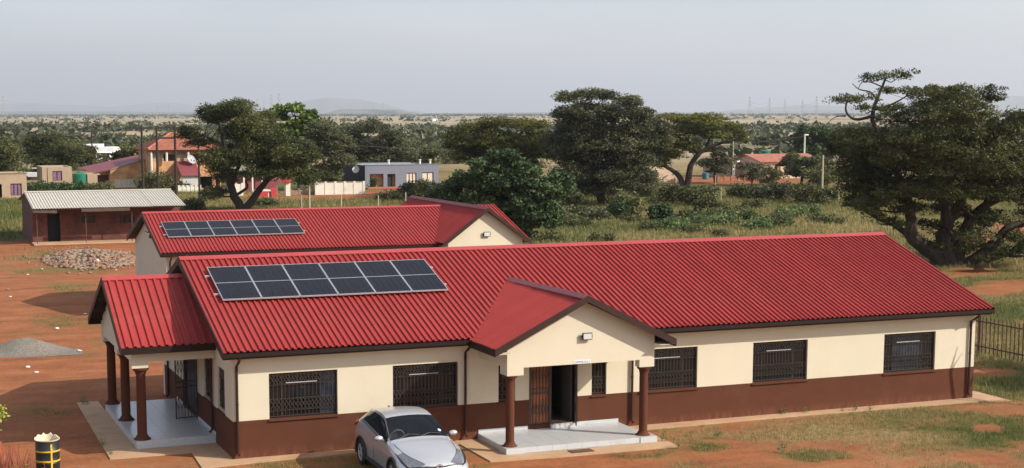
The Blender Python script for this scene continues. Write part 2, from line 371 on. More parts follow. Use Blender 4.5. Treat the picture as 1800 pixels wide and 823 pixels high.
# front door: closed timber leaf with barred gate, open dark half
dr = MB().box((7.79, .02, .25), (7.83, .18, 2.15)).box((9.14, .02, .25), (9.18, .18, 2.15)).box((7.83, .02, 2.11), (9.14, .18, 2.15)).box((8.40, .02, .25), (8.44, .18, 2.11)).build('door_frame', M['frame'], main)
leaf = MB().box((7.835, .10, .26), (8.395, .13, 2.11)).build('door', M['wood'], main); leaf['label'] = 'closed varnished timber door leaf behind a barred gate'
for i in range(6): MB().box((7.84+i*.0925, .078, .27), (7.84+i*.0925+.085, .0985, 2.10)).build('plank', M['wood'], leaf)
MB().box((7.84, .068, 1.18), (8.39, .0775, 1.30)).build('rail', M['wood'], leaf)
g = gate(main, .56, 1.84, nb=6); g.location = (7.84, .045, .262)
g = gate(main, .60, 1.84, nb=6); g.location = (9.12, .0, .262); g.rotation_euler = (0, 0, rad(-113))
MB().box((9.05, .14, .26), (9.09, .72, 2.1)).build('door', M['interior'], main)  # open inner leaf painted in the dark room tone, so the doorway looks unlit
# roof of the main block
sl_len = math.hypot(YR+VE, ZR-HE); UYv = np.array([0, YR+VE, ZR-HE])/sl_len; DYv = np.array([0, -(YR+VE), ZR-HE])/sl_len
rf = MB().prism([(-VX+.03, -VE+.06, HE-.028), (-VX+.03, YR, ZR-.028), (-VX+.03, 2*YR+VE-.06, HE-.028), (-VX+.03, 2*YR+VE-.06, HE-.07), (-VX+.03, YR, ZR-.07), (-VX+.03, -VE+.06, HE-.07)], (L_+2*VX-.06, 0, 0)).build('roof', M['trim'], main)
roof_plane(rf, (-VX, -VE, HE), (1, 0, 0), UYv, L_+2*VX, sl_len)
roof_plane(rf, (-VX, 2*YR+VE, HE), (1, 0, 0), DYv, L_+2*VX, sl_len)
ridge_cap('ridge_cap', (-VX-.01, YR, ZR+.035), (L_+VX+.01, YR, ZR+.035), -UYv, -DYv, .2, M['ridge'], rf)
# bargeboards
for x0 in (-VX-.03, L_+VX):
    for sgn in (1, -1):
        y0, y1 = (-VE-.03, YR) if sgn > 0 else (2*YR+VE+.03, YR)
        MB().prism([(x0, y0, HE+.02), (x0, y1, ZR+.03), (x0, y1, ZR-.15), (x0, y0, HE-.17)], (.03, 0, 0)).build('bargeboard', M['trim2'], main)
def gutter(parent, x0, x1, y, z, m_=None):
    g = MB(); 
    g.box((x0, y-.10, z-.10), (x1, y-.092, z)).box((x0, y-.092, z-.10), (x1, y, z-.092)).box((x0, y-.008, z-.092), (x1, y, z))
    g.box((x0, y-.092, z-.092), (x0+.008, y-.008, z)).box((x1-.008, y-.092, z-.092), (x1, y-.008, z))
    g.build('gutter', m_ or M['trim'], parent)
    MB().box((x0, y+.001, z-.155), (x1, y+.026, z+.005)).build('fascia', M['trim'], parent)
gutter(main, -VX, 6.0, -.35, HE-.03); gutter(main, 10.75, L_+VX, -.35, HE-.03)
MB().box((-VX, WD+.32, HE-.17), (L_+VX, WD+.345, HE)).build('fascia', M['trim'], main)
MB().box((-VX, -.345, 2.515), (L_+VX, -.003, 2.525)).build('soffit', M['cream'], main)
def downpipe(parent, x, y0, ztop=2.55, zb=.12, out=.40, rot=None):
    d = MB(); yw = -.055
    d.tube([(x, y0, ztop), (x, y0, ztop-.06), (x, (y0+yw)/2, ztop-.17), (x, yw, ztop-.26), (x, yw, zb+.06), (x+.01, yw-.07, zb)], .034, 8)
    for z in (ztop-.4, (ztop+zb)/2, zb+.25): d.lathe((x, yw, z), [(.04, 0), (.04, .03)], 8)
    o = d.build('downpipe', M['trim2'], parent, smooth=True)
    if rot: o.rotation_euler = (0, 0, rot[0]); o.location = rot[1]
    return o
for x in (.10, 6.0, 10.76, 21.80): downpipe(main, x, -.40)
downpipe(main, -2.2, -.055, 2.4, .25, rot=(-math.pi/2, (0, 0, 0)))
downpipe(main, -8.3, -.055, 2.5, .1, rot=(-math.pi/2, (0, 0, 0)))
def column(parent, x, y, z0, z1, r, name='column'):
    h = z1-z0
    c = MB().lathe((x, y, z0), [(r*1.0, .12), (r, h*.5), (r*.95, h-.16), (r*1.12, h-.15), (r*1.12, h-.13)], 20).build(name, M['brown'], parent, smooth=True)
    MB().lathe((x, y, z0), [(r*1.75, 0), (r*1.75, .025), (r*1.4, .05), (r*1.22, .09), (r*1.02, .121)], 20).build('base', M['brown'], c, smooth=True)
    MB().lathe((x, y, z0), [(r*1.05, h-.13), (r*1.2, h-.09), (r*1.65, h-.045), (r*1.7, h-.005)], 20).build('capital', M['brown'], c, smooth=True)
    return c
# centre porch
PX0, PX1, PY = 6.40, 10.45, -1.82; AX, AZ = 8.42, 3.80; EX0, EX1, EZ, RY = 5.99, 10.86, 2.64, -2.12
for x in (6.53, 10.22): column(main, x, -1.70, .15, 1.93, .108)
bm_ = MB()
bm_.prism([(PX0, PY, 1.93), (PX0+.44, PY, 1.93), (PX0+.44, PY, 2.12), (PX1-.42, PY, 2.12), (PX1-.42, PY, 1.93), (PX1, PY, 1.93), (PX1, PY, 2.74), (AX, PY, 3.70), (PX0, PY, 2.74)], (0, .24, 0))
bm_.build('porch_gable_wall', M['cream'], main)
for x in (PX0, PX1-.24): MB().prism([(x, PY+.242, 1.93), (x, PY+.44, 1.93), (x, PY+.44, 2.12), (x, -.002, 2.12), (x, -.002, 2.6), (x, PY+.242, 2.6)], (.24, 0, 0)).build('porch_beam', M['cream'], main)
MB().box((PX0+.241, PY+.241, 2.5), (PX1-.241, -.003, 2.54)).build('porch_ceiling', M['cream'], main)
pr = MB().prism([(EX0+.05, RY+.04, EZ-.03), (AX, RY+.04, AZ-.03), (EX1-.05, RY+.04, EZ-.03), (EX1-.05, RY+.04, EZ-.06), (AX, RY+.04, AZ-.06), (EX0+.05, RY+.04, EZ-.06)], (0, 2.0, 0)).build('porch_roof', M['trim'], main)
sa = np.array([AX-EX0, 0, AZ-EZ]); s1 = np.linalg.norm(sa); sa = sa/s1; sb = np.array([AX-EX1, 0, AZ-EZ]); s2 = np.linalg.norm(sb); sb = sb/s2
roof_plane(pr, (EX0, RY, EZ), (0, 1, 0), sa, 4.72, s1, h=.026); roof_plane(pr, (EX1, RY, EZ), (0, 1, 0), sb, 4.72, s2, h=.026)
ridge_cap('ridge_cap', (AX, RY-.02, AZ+.045), (AX, 2.78, AZ+.0), -sa, -sb, .17, M['ridge2'], pr, .03)
for (xe, s_) in ((EX0, sa), (EX1, sb)):
    e = 1 if xe > AX else -1
    MB().prism([(xe+e*.04, RY-.03, EZ+.02), (AX, RY-.03, AZ+.065), (AX, RY-.03, AZ-.10), (xe+e*.04, RY-.03, EZ-.16)], (0, .03, 0)).build('bargeboard', M['trim2'], main)
    MB().box((xe+e*.03, RY, EZ-.17), (xe+e*.0, -.36, EZ+.0)).build('fascia', M['trim'], main)
    MB().box((xe-e*.02, RY+.001, EZ-.12), (PX0 if e < 0 else PX1, -.004, EZ-.11)).build('soffit', M['cream'], main)
# porch slab and tiles
def tiles(parent, x0, x1, y0, y1, z, s_=.4, th=.012, name='tile'):
    nx, ny = max(1, round((x1-x0)/s_)), max(1, round((y1-y0)/s_)); dx, dy = (x1-x0)/nx, (y1-y0)/ny
    me = None
    for i in range(nx):
        for j in range(ny):
            if me is None:
                o = MB().box((0, 0, 0), (dx-.006, dy-.006, th)).build(name, M['tile'], parent, loc=(x0+.003, y0+.003, z)); me = o.data
            else:
                o = bpy.data.objects.new(name, me); o.location = (x0+i*dx+.003, y0+j*dy+.003, z+R_.uniform(0, .0012)); link(o, parent)
slab = MB().box((6.37, -1.95, 0), (10.38, -.003, .14)).build('porch_slab', M['grout'], main)
tiles(slab, 6.37, 10.38, -1.95, -.02, .14)
for i in range(10): MB().box((6.37+i*.401, -1.962, .01), (6.37+i*.401+.396, -1.951, .148)).build('tile', M['tile'], slab)
for i in range(5): MB().box((6.357, -1.95+i*.389, .01), (6.369, -1.95+i*.389+.384, .148)).build('tile', M['tile'], slab)
[MB().box((a_, -.018, .153), (b_, -.004, .25)).build('skirting', M['tile'], slab) for a_, b_ in ((6.37, 7.75), (9.2, 10.38))]
MB().box((8.38, -.10, .153), (9.2, -.004, .25)).build('door_step', M['tile'], slab)
for x in (6.53, 10.22): MB().box((x-.21, -1.98, .0), (x+.26, -1.50, .158)).build('plinth', M['tile'], slab)
# left porch
LYR, LZR = 4.68, 4.02; LX = -2.35; LE0, LE1, LEZ = 1.76, 7.60, 2.60
for y in (2.16, 4.73, 7.2): column(main, -1.83, y, .212, 2.03, .122)
MB().prism([(-2.06, 2.05, 2.03), (-1.65, 2.05, 2.03), (-1.65, 2.05, 2.18), (-.003, 2.05, 2.18), (-.003, 2.05, 2.58), (-2.06, 2.05, 2.58)], (0, .22, 0)).build('porch_beam', M['cream'], main)
MB().prism([(-2.06, 7.1, 2.03), (-1.65, 7.1, 2.03), (-1.65, 7.1, 2.18), (-.003, 7.1, 2.18), (-.003, 7.1, 2.58), (-2.06, 7.1, 2.58)], (0, .22, 0)).build('porch_beam', M['cream'], main)
x = -2.05
MB().prism([(x, 2.272, 2.03), (x, 2.46, 2.03), (x, 2.46, 2.18), (x, 4.45, 2.18), (x, 4.45, 2.03), (x, 5.0, 2.03), (x, 5.0, 2.18), (x, 6.9, 2.18), (x, 6.9, 2.03), (x, 7.098, 2.03), (x, 7.098, 2.70), (x, LYR, 3.88), (x, 2.272, 2.70)], (.22, 0, 0)).build('porch_gable_wall', M['cream'], main)
MB().box((-1.82, 2.28, 2.5), (-.003, 7.09, 2.54)).build('porch_ceiling', M['cream'], main)
lr = MB().prism([(LX+.04, LE0+.05, LEZ-.03), (LX+.04, LYR, LZR-.03), (LX+.04, LE1-.05, LEZ-.03), (LX+.04, LE1-.05, LEZ-.06), (LX+.04, LYR, LZR-.06), (LX+.04, LE0+.05, LEZ-.06)], (-LX-.05, 0, 0)).build('porch_roof', M['trim'], main)
ly = np.array([0, LYR-LE0, LZR-LEZ]); l1 = np.linalg.norm(ly); ly = ly/l1; lz = np.array([0, LYR-LE1, LZR-LEZ]); l2 = np.linalg.norm(lz); lz = lz/l2
roof_plane(lr, (LX, LE0, LEZ), (1, 0, 0), ly, -LX-.01, l1, pitch=.168); roof_plane(lr, (LX, LE1, LEZ), (1, 0, 0), lz, -LX-.01, l2, pitch=.168)
ridge_cap('ridge_cap', (LX-.02, LYR, LZR+.035), (-.005, LYR, LZR+.035), -ly, -lz, .17, M['ridge'], lr)
for y0 in (LE0, LE1): MB().prism([(LX-.03, y0+(-.03 if y0 < 3 else .03), LEZ+.02), (LX-.03, LYR, LZR+.05), (LX-.03, LYR, LZR-.13), (LX-.03, y0+(-.03 if y0 < 3 else .03), LEZ-.16)], (.03, 0, 0)).build('bargeboard', M['trim2'], main)
MB().box((LX, LE0-.03, LEZ-.17), (-.35, LE0+.0, LEZ-.005)).build('fascia', M['trim'], main)
MB().box((LX, LE1, LEZ-.17), (-.005, LE1+.03, LEZ)).build('fascia', M['trim'], main)
MB().box((-.349, LE0-.03, LEZ-.17), (-.005, LE0+.0, LEZ-.005)).build('fascia', M['trim'], main)
for y in (2.9, 3.6, 5.6, 6.4): 
    z = LEZ+(LZR-LEZ)*(1-abs(y-LYR)/(LYR-LE0))-.16; MB().box((LX+.001, y, z-.08), (-2.051, y+.05, z)).build('rafter_end', M['trim2'], main)
MB().box((LX+.001, LE0+.04, LEZ-.13), (-2.061, LE0+.3, LEZ-.12)).build('soffit', M['cream'], main)
sl2 = MB().box((-2.0, 1.98, 0), (-.003, 7.33, .20)).build('porch_slab', M['grout'], main)
tiles(sl2, -2.0, -.02, 1.98, 7.33, .20)
for i in range(5): MB().box((-2.0+i*.399, 1.967, .01), (-2.0+i*.399+.394, 1.979, .21)).build('tile', M['tile'], sl2)
for i in range(13): MB().box((-2.013, 1.98+i*.411, .01), (-2.001, 1.98+i*.411+.406, .21)).build('tile', M['tile'], sl2)
[MB().box((-.016, a_, .213), (-.002, b_, .29)).build('skirting', M['tile'], sl2) for a_, b_ in ((1.98, 4.2), (6.35, 7.33))]
# floodlights (own things)
def floodlight(x, y, z, s_, label):
    t = thing('floodlight', label, 'light', (x, y, z), 0, 'floodlights on the porch gables')
    MB().box((-.15*s_, -.10, -.10*s_), (.15*s_, -.055, .10*s_)).build('lamp_body', M['black'], t, bevel=.008)
    MB().box((-.125*s_, -.108, -.077*s_), (.125*s_, -.1005, .077*s_)).build('lens', M['lens'], t)
    MB().box((-.165*s_, -.085, -.02), (-.152*s_, -.002, .02)).box((.152*s_, -.085, -.02), (.165*s_, -.002, .02)).box((-.151*s_, -.012, -.02), (.151*s_, -.002, .02)).build('bracket', M['black'], t)
    return t
fl = floodlight(8.52, PY, 2.815, .88, 'square white faced floodlight on the cream gable above the front entrance'); fl.rotation_euler = (rad(0), 0, rad(0))
floodlight(16.9, 25.3, 3.10, 1.05, 'small floodlight high on the gable of the rear red roofed block')
# sign above entrance
sg = MB().box((8.20, PY-.006, 2.125), (8.66, PY-.0005, 2.215)).build('sign', M['white']); tag(sg, 'small white name strip with blue letters over the entrance beam', 'sign')
cu = bpy.data.curves.new('lettering', 'FONT'); cu.body = 'GMMB 0.0.3'; cu.size = .085; cu.extrude = .0008; cu.align_x = 'CENTER'
ct = bpy.data.objects.new('lettering_curve', cu); COL.objects.link(ct)
dg = bpy.context.evaluated_depsgraph_get(); me = bpy.data.meshes.new_from_object(ct.evaluated_get(dg)); bpy.data.objects.remove(ct)
me.materials.clear(); me.materials.append(M['ink']); lo = bpy.data.objects.new('lettering', me); lo.location = (8.43, PY-.0085, 2.14); lo.rotation_euler = (math.pi/2, 0, 0); link(lo, sg)
# ------------------------------------------------------------------ solar panels
def solar_panel(loc, w, l, ev, label, group):
    """panel lying on slope: local x along eave, local y down the slope reversed (up), z normal"""
    t = thing('solar_panel', label, 'solar panel', loc, 0, group)
    n = np.cross((1, 0, 0), ev); mt = Matrix(((1, 0, 0), (0, ev[1], ev[2]), (0, -ev[2], ev[1]))).transposed()
    t.rotation_euler = mt.to_euler() if False else (math.atan2(ev[2], ev[1]), 0, 0)
    b = .015; f = MB()
    f.box((0, 0, 0), (w, b, .04)).box((0, l-b, 0), (w, l, .04)).box((0, b, 0), (b, l-b, .04)).box((w-b, b, 0), (w, l-b, .04)).box((b, l/2-.010, .0), (w-b, l/2+.010, .036))
    f.build('frame', M['alu'], t)
    bk = MB().box((b, b, .004), (w-b, l-b, .024)).build('backing', M['skyblock'], t)
    cw = (w-2*b)/6
    for k in range(6):
        for (y0, y1) in ((b, l/2-.010), (l/2+.010, l-b)):
            MB().box((b+k*cw+.004, y0+.003, .0245), (b+(k+1)*cw-.004, y1-.003, .033)).build('cell_strip', M['cell'], t)
    return t
def solar_array(x0, s0, w, l, n, p_apex, down, off, labels, group):
    """p_apex: point on ridge line; down: unit down slope"""
    up = -np.asarray(down); nn = np.cross((1, 0, 0), up)
    base = np.array([x0, p_apex[1], p_apex[2]])+np.asarray(down)*(s0+l)+nn*off
    first = None
    for i in range(n):
        loc = tuple(base+np.array([i*w, 0, 0]))
        if first is None: first = solar_panel(loc, w-.012, l, up, labels[i], group)
        else: dup(first, loc, None, labels[i]).rotation_euler = first.rotation_euler
    t = thing('mounting_rails', 'aluminium rails under '+('the front' if p_apex[1] < 10 else 'the rear')+' row of solar panels', 'rail', tuple(base))
    t.rotation_euler = first.rotation_euler
    for y in (l*.22, l*.78):
        MB().box((-.14, y-.02, -.05), (n*w+.10, y+.02, -.004)).build('rail', M['alu'], t)
ordn = ['leftmost', 'second from left', 'third from left', 'third from right', 'second from right', 'rightmost']
solar_array(.265, .915, 1.015, 2.0, 6, (0, YR, ZR), -UYv, .09, ['dark solar panel on the front roof, %s of its row of six' % o for o in ordn], 'solar panels on the front roof')
# ================================================================== REAR BLOCK
BX0, BX1, BY, BYR, BZR, BHE, BVE, BVX = 3.21, 19.0, 26.33, 30.25, 4.05, 2.69, .40, .29
rear = thing('school_block', 'second cream building with red ribbed roof and gable, behind the front block', 'building', (0, 0, 0))
def rear_build():
    D = 2*(BYR-BY)
    wall_with_openings(rear, 'x', BY, .22, BX0, 15.0, 0, 2.6, [(5.2, 6.9, .93, 2.05), (9.2, 10.9, .93, 2.05)], .93)
    MB().box((BX0, BY+D-.22, 0), (BX1-.01, BY+D, 2.6)).build('wall', M['cream'], rear)
    wall_with_openings(rear, 'y', BX0+.001, .22, BY+.22, BY+D-.22, 0, 2.6, [], .93)
    wall_with_openings(rear, 'y', BX1-.221, .22, BY+.22, BY+D-.22, 0, 2.6, [], .93)
    MB().box((BX0+.3, BY+.3, .1), (BX1-.3, BY+.34, 2.5)).build('partition', M['interior'], rear)
    for a, b in ((5.2, 6.9), (9.2, 10.9)): window(rear, a, b, .93, 2.05, BY)
    MB().prism([(BX0, BY, 2.6), (BX0, BY+D, 2.6), (BX0, BYR, BZR-.09)], (.2, 0, 0)).build('gable_wall', M['cream'], rear)
    MB().prism([(BX1-.2, BY, 2.6), (BX1-.2, BY+D, 2.6), (BX1-.2, BYR, BZR-.09)], (.2, 0, 0)).build('gable_wall', M['cream'], rear)
    x0, x1 = BX0-BVX, BX1+.3
    rb = MB().prism([(x0+.03, BY-BVE+.05, BHE-.028), (x0+.03, BYR, BZR-.028), (x0+.03, 2*BYR-BY+BVE-.05, BHE-.028), (x0+.03, 2*BYR-BY+BVE-.05, BHE-.07), (x0+.03, BYR, BZR-.07), (x0+.03, BY-BVE+.05, BHE-.07)], (x1-x0-.06, 0, 0)).build('roof', M['trim'], rear)
    u1 = np.array([0, BYR-BY+BVE, BZR-BHE]); ln = np.linalg.norm(u1); u1 = u1/ln; u2 = u1*[1, -1, 1]
    roof_plane(rb, (x0, BY-BVE, BHE), (1, 0, 0), u1, x1-x0, ln); roof_plane(rb, (x0, 2*BYR-BY+BVE, BHE), (1, 0, 0), u2, x1-x0, ln)
    ridge_cap('ridge_cap', (x0-.01, BYR, BZR+.035), (16.6, BYR, BZR+.035), -u1, -u2, .17, M['ridge'], rb)
    for sgn in (1, -1):
        y0 = BYR-sgn*(BYR-BY+BVE+.03)
        MB().prism([(x0-.03, y0, BHE+.02), (x0-.03, BYR, BZR+.05), (x0-.03, BYR, BZR-.14), (x0-.03, y0, BHE-.17)], (.03, 0, 0)).build('bargeboard', M['trim2'], rear)
    gutter(rear, x0, 14.9, BY-BVE+.06, BHE-.03)
    MB().box((x0, BY-.345, 2.515), (14.9, BY-.003, 2.525)).build('soffit', M['cream'], rear)
    d = downpipe(rear, 3.35, -.40, 2.55, .1); d.location = (0, BY, 0)
    # cross gable
    GX, GZ, GY, hw = 16.87, 4.22, 25.3, 2.02; gl = 2.77
    MB().prism([(GX-hw+.28, GY, 0), (GX+hw-.28, GY, 0), (GX+hw-.28, GY, gl+.10), (GX, GY, GZ-.10), (GX-hw+.28, GY, gl+.10)], (0, .22, 0)).build('gable_wall', M['cream'], rear)
    for x in (GX-hw+.28, GX+hw-.5): MB().box((x, GY+.221, 0), (x+.22, BY+.5, gl-.1)).build('wall', M['cream'], rear)
    s1 = np.array([hw, 0, GZ-gl]); n1 = np.linalg.norm(s1); s1 = s1/n1; s2 = s1*[-1, 1, 1]
    gr = MB().prism([(GX-hw+.05, GY-.2, gl-.03), (GX, GY-.2, GZ-.03), (GX+hw-.05, GY-.2, gl-.03), (GX+hw-.05, GY-.2, gl-.06), (GX, GY-.2, GZ-.06), (GX-hw+.05, GY-.2, gl-.06)], (0, 9.6, 0)).build('roof', M['trim'], rear)
    roof_plane(gr, (GX-hw, GY-.25, gl), (0, 1, 0), s1, 9.9, n1, h=.026); roof_plane(gr, (GX+hw, GY-.25, gl), (0, 1, 0), s2, 9.9, n1, h=.026)
    ridge_cap('ridge_cap', (GX, GY-.27, GZ+.045), (GX, GY+9.7, GZ+.045), -s1, -s2, .17, M['ridge2'], gr, .03)
    for e in (-1, 1): MB().prism([(GX+e*(hw+.03), GY-.28, gl+.02), (GX, GY-.28, GZ+.06), (GX, GY-.28, GZ-.11), (GX+e*(hw+.03), GY-.28, gl-.16)], (0, .03, 0)).build('bargeboard', M['trim2'], rear)
    c = MB().tube([(BX0-.02, BYR-.5, 3.35), (BX0-.16, BYR-.55, 3.25), (BX0-.22, BYR-.3, 3.3)], .025, 6).box((BX0-.1, BYR-.56, 3.0), (BX0-.002, BYR-.46, 3.14)).build('wall_bracket', M['bar'], rear)
    g2 = gate(rear, .8, 1.7); g2.location = (3.9, BY-.6, .9); g2.rotation_euler = (0, 0, rad(60))
    return u1
bu = rear_build()
_a = at(283, 395); 
def slope_hit(u, v):   # where a sight line meets the rear roof plane
    d = FW+RT*(u-CPX)/CF-UP*(v-CPY)/CF; n = np.array([0, -bu[2], bu[1]]); p = np.array([0, BYR, BZR])
    return CAM+d*(((p-CAM)@n)/(d@n))
q0, q1, q2 = slope_hit(283, 395), slope_hit(519, 389), slope_hit(297, 421)
bw = (q1[0]-q0[0])/6; bl = min(2.1, float(np.linalg.norm((q2-q0)[1:]))); s0 = float(np.linalg.norm([BYR-q0[1], BZR-q0[2]]))
print('rear array', bw, bl, s0, q0[0])
solar_array(q0[0], s0, bw, bl, 6, (0, BYR, BZR), -bu, .08, ['dark solar panel on the rear roof, %s of its row of six' % o for o in ordn], 'solar panels on the rear roof')
#@@PART2
# ------------------------------------------------------------------ value noise (numpy)
_perm = NR.random((256, 256))
def vnoise(x, y):
    x = np.asarray(x, float); y = np.asarray(y, float); xi = np.floor(x).astype(int); yi = np.floor(y).astype(int); fx = x-xi; fy = y-yi
    fx = fx*fx*(3-2*fx); fy = fy*fy*(3-2*fy); g = lambda a, b: _perm[a & 255, b & 255]
    return (g(xi, yi)*(1-fx)+g(xi+1, yi)*fx)*(1-fy)+(g(xi, yi+1)*(1-fx)+g(xi+1, yi+1)*fx)*fy
def fbm(x, y, s, o=4):
    r = 0; a = .5; t = 0
    for i in range(o): r = r+a*vnoise(x/s+17.3*i, y/s+9.1*i); t += a; a *= .55; s *= .5
    return r/t
def topx(x, y):
    dx, dy, dz = x-CAM[0], y-CAM[1], -CAM[2]; z = np.maximum(dx*FW[0]+dy*FW[1]+dz*FW[2], 1.)
    return CPX+CF*(dx*RT[0]+dy*RT[1]+dz*RT[2])/z, CPY-CF*(dx*UP[0]+dy*UP[1]+dz*UP[2])/z, z
# survey of ground cover: (u, v, ru, rv, cover 0..1, dryness 0..1, softness)
COV = [(1200, 250, 3000, 75, .86, .85), (800, 380, 1500, 62, .93, .45), (120, 640, 420, 205, .12, .7), (250, 480, 260, 50, .05, .6), (80, 462, 220, 26, .42, .6), (20, 395, 60, 32, .98, .30), (15, 432, 60, 8, .9, .3),
       (120, 430, 200, 9, .03, .5), (180, 428, 120, 6, .05, .5), (560, 357, 180, 9, .96, .60), (560, 345, 210, 4.5, .02, .5), (730, 338, 100, 7, .12, .6), (1290, 318, 130, 7, .10, .6), (1380, 400, 190, 24, .97, .80),
       (1250, 375, 200, 20, 1., .64), (1050, 400, 160, 30, 1., .56), (1330, 388, 30, 8, .10, .5), (1620, 400, 180, 45, .93, .85), (1740, 420, 60, 8, .15, .6), (1790, 400, 50, 12, .12, .6), (1720, 500, 120, 60, .80, .70), (1700, 478, 45, 8, .15, .6),
       (1780, 500, 60, 9, .12, .6), (1730, 512, 60, 8, .25, .6), (1770, 545, 60, 16, .98, .25), (1760, 600, 70, 30, .9, .75), (1770, 672, 70, 26, .95, .10), (1740, 655, 50, 8, .2, .6),
       (1500, 770, 400, 60, .42, .75), (1250, 735, 90, 12, .22, .6), (1420, 735, 260, 18, .55, .85), (1250, 760, 150, 18, .42, .8), (1540, 800, 160, 20, .45, .6), (1680, 760, 130, 30, .80, .22), (1640, 735, 140, 14, .7, .6), (1740, 752, 26, 6, .05, .6), (1500, 768, 170, 14, .62, 1.15), (1380, 790, 120, 12, .5, 1.05), (1300, 790, 150, 20, .22, .6), (1240, 785, 40, 8, .6, .25), (1160, 790, 60, 14, .35, .5), (1430, 800, 60, 9, .6, .3), (1000, 812, 160, 22, .12, .5), (1120, 802, 50, 5, .6, .2),
       (560, 815, 130, 10, .55, .55), (480, 812, 60, 5, .6, .35), (110, 508, 100, 12, .5, .6), (130, 565, 80, 14, .42, .55), (60, 590, 60, 8, .3, .6), (200, 600, 50, 20, .35, .6), (170, 540, 60, 10, .05, .5), (40, 515, 60, 20, .05, .5), (150, 625, 50, 14, .28, .5), (55, 722, 90, 10, .3, .6), (40, 790, 150, 20, .03, .5)]
def cover(x, y):
    u, v, z = topx(x, y); vis = (z > 5)
    c = np.full(np.shape(u), .45); d = np.full(np.shape(u), .6)
    for (a, b, ru, rv, cc, dd) in COV:
        q = ((u-a)/ru)**2+((v-b)/rv)**2; w = np.clip((1.8-q)/1.5, 0, 1)*vis; c = c*(1-w)+cc*w; d = d*(1-w)+dd*w
    n = fbm(x, y, 2.5); c = np.clip(c+((n-.5)*.9+(fbm(x, y, .9)-.5)*.5)*np.minimum(c*2.2+.15, 1), 0, 1); d = np.clip(d+(fbm(x+50, y, 6)-.5)*1.1, 0, 1)
    return c, d
def graded(a, b, st, st2, a2, b2, far):
    mid = list(np.arange(a, b, st)); r = list(np.arange(b, b2, st2)); l = list(np.arange(a2, a, st2))
    q = []; d = st2; p = b2
    while p < far: q.append(p); d *= 1.16; p += d
    ql = []; d = st2*1.5; p = a2-d
    while p > -far*.5: ql.append(p); d *= 1.25; p -= d
    return np.array(ql[::-1]+l+mid+r+q)
gx = graded(-13, 34, .35, 1.6, -50, 150, 42000); gy = graded(-11, 62, .35, 1.6, -40, 210, 60000)
GX_, GY_ = np.meshgrid(gx, gy); X, Y = GX_.ravel(), GY_.ravel()
inb = ((X > -3.2) & (X < 23.2) & (Y > -3) & (Y < 10)) | ((X > 2.8) & (X < 19.4) & (Y > 24.8) & (Y < 35))
Zg = -.02+(fbm(X, Y, 3.)-.5)*.07*(~inb)
nx_, ny_ = len(gx), len(gy); idx = np.arange(nx_*ny_).reshape(ny_, nx_)
Fg = np.stack([idx[:-1, :-1], idx[:-1, 1:], idx[1:, 1:], idx[1:, :-1]], -1).reshape(-1, 4)
gm, gn, gb = nt('ground_soil_and_grass'); N = gn.nodes; L = gn.links
def attr(nm): a = N.new('ShaderNodeAttribute'); a.attribute_name = nm; return a.outputs['Fac']
def noise(sc, det=6, ro=.6, vec=None):
    a = N.new('ShaderNodeTexNoise'); a.inputs['Scale'].default_value = sc; a.inputs['Detail'].default_value = det; a.inputs['Roughness'].default_value = ro; L.new(vec or _tc.outputs['Object'], a.inputs['Vector']); return a.outputs[0]
def ramp(src, stops):
    r = N.new('ShaderNodeValToRGB'); e = r.color_ramp.elements
    while len(e) < len(stops): e.new(.5)
    for k, (p, c) in enumerate(stops): e[k].position = p; e[k].color = (*c, 1)
    L.new(src, r.inputs[0]); return r.outputs[0]
def mixc(f, a, b):
    x_ = N.new('ShaderNodeMix'); x_.data_type = 'RGBA'; L.new(f, x_.inputs[0]); L.new(a, x_.inputs[6]); L.new(b, x_.inputs[7]); return x_.outputs[2]
def mth(op, a, b):
    x_ = N.new('ShaderNodeMath'); x_.operation = op
    for k, q in ((0, a), (1, b)):
        if isinstance(q, (int, float)): x_.inputs[k].default_value = q
        else: L.new(q, x_.inputs[k])
    return x_.outputs[0]
_tc = N.new('ShaderNodeTexCoord')
_mp = N.new('ShaderNodeMapping'); _mp.inputs['Scale'].default_value = (.22, 1.0, 1); L.new(_tc.outputs['Object'], _mp.inputs[0])
soil = ramp(mth('ADD', mth('MULTIPLY', noise(.6, 9, .7), .5), mth('MULTIPLY', noise(1.1, 7, .65, _mp.outputs[0]), .5)), [(.28, (.12, .052, .028)), (.41, (.235, .088, .036)), (.54, (.33, .120, .048)), (.64, (.345, .155, .078)), (.78, (.31, .185, .115))])
soil2 = ramp(noise(9, 6, .7), [(.35, (.72, .72, .72)), (.6, (1.05, 1.05, 1.05))])
mm = N.new('ShaderNodeMix'); mm.data_type = 'RGBA'; mm.blend_type = 'MULTIPLY'; mm.inputs[0].default_value = .8; L.new(soil, mm.inputs[6]); L.new(soil2, mm.inputs[7])
dry = mth('ADD', attr('dry'), mth('MULTIPLY', mth('SUBTRACT', noise(.8, 6, .7), .5), .9))
grs = ramp(dry, [(.1, (.075, .088, .024)), (.45, (.125, .122, .036)), (.7, (.20, .145, .060)), (1., (.29, .21, .105))])
g2 = ramp(noise(14, 5, .7), [(.35, (.55, .55, .5)), (.62, (1.1, 1.1, 1.05))])
m2 = N.new('ShaderNodeMix'); m2.data_type = 'RGBA'; m2.blend_type = 'MULTIPLY'; m2.inputs[0].default_value = .8; L.new(grs, m2.inputs[6]); L.new(g2, m2.inputs[7])
fn = mth('ADD', mth('MULTIPLY', noise(3.2, 8, .75), .6), mth('MULTIPLY', noise(22, 4, .7), .4))
mk = N.new('ShaderNodeMapRange'); mk.inputs[1].default_value = -.10; mk.inputs[2].default_value = .10
L.new(mth('SUBTRACT', mth('ADD', mth('MULTIPLY', attr('cover'), .48), .28), fn), mk.inputs[0])
near = mixc(mk.outputs[0], mm.outputs[2], m2.outputs[2])
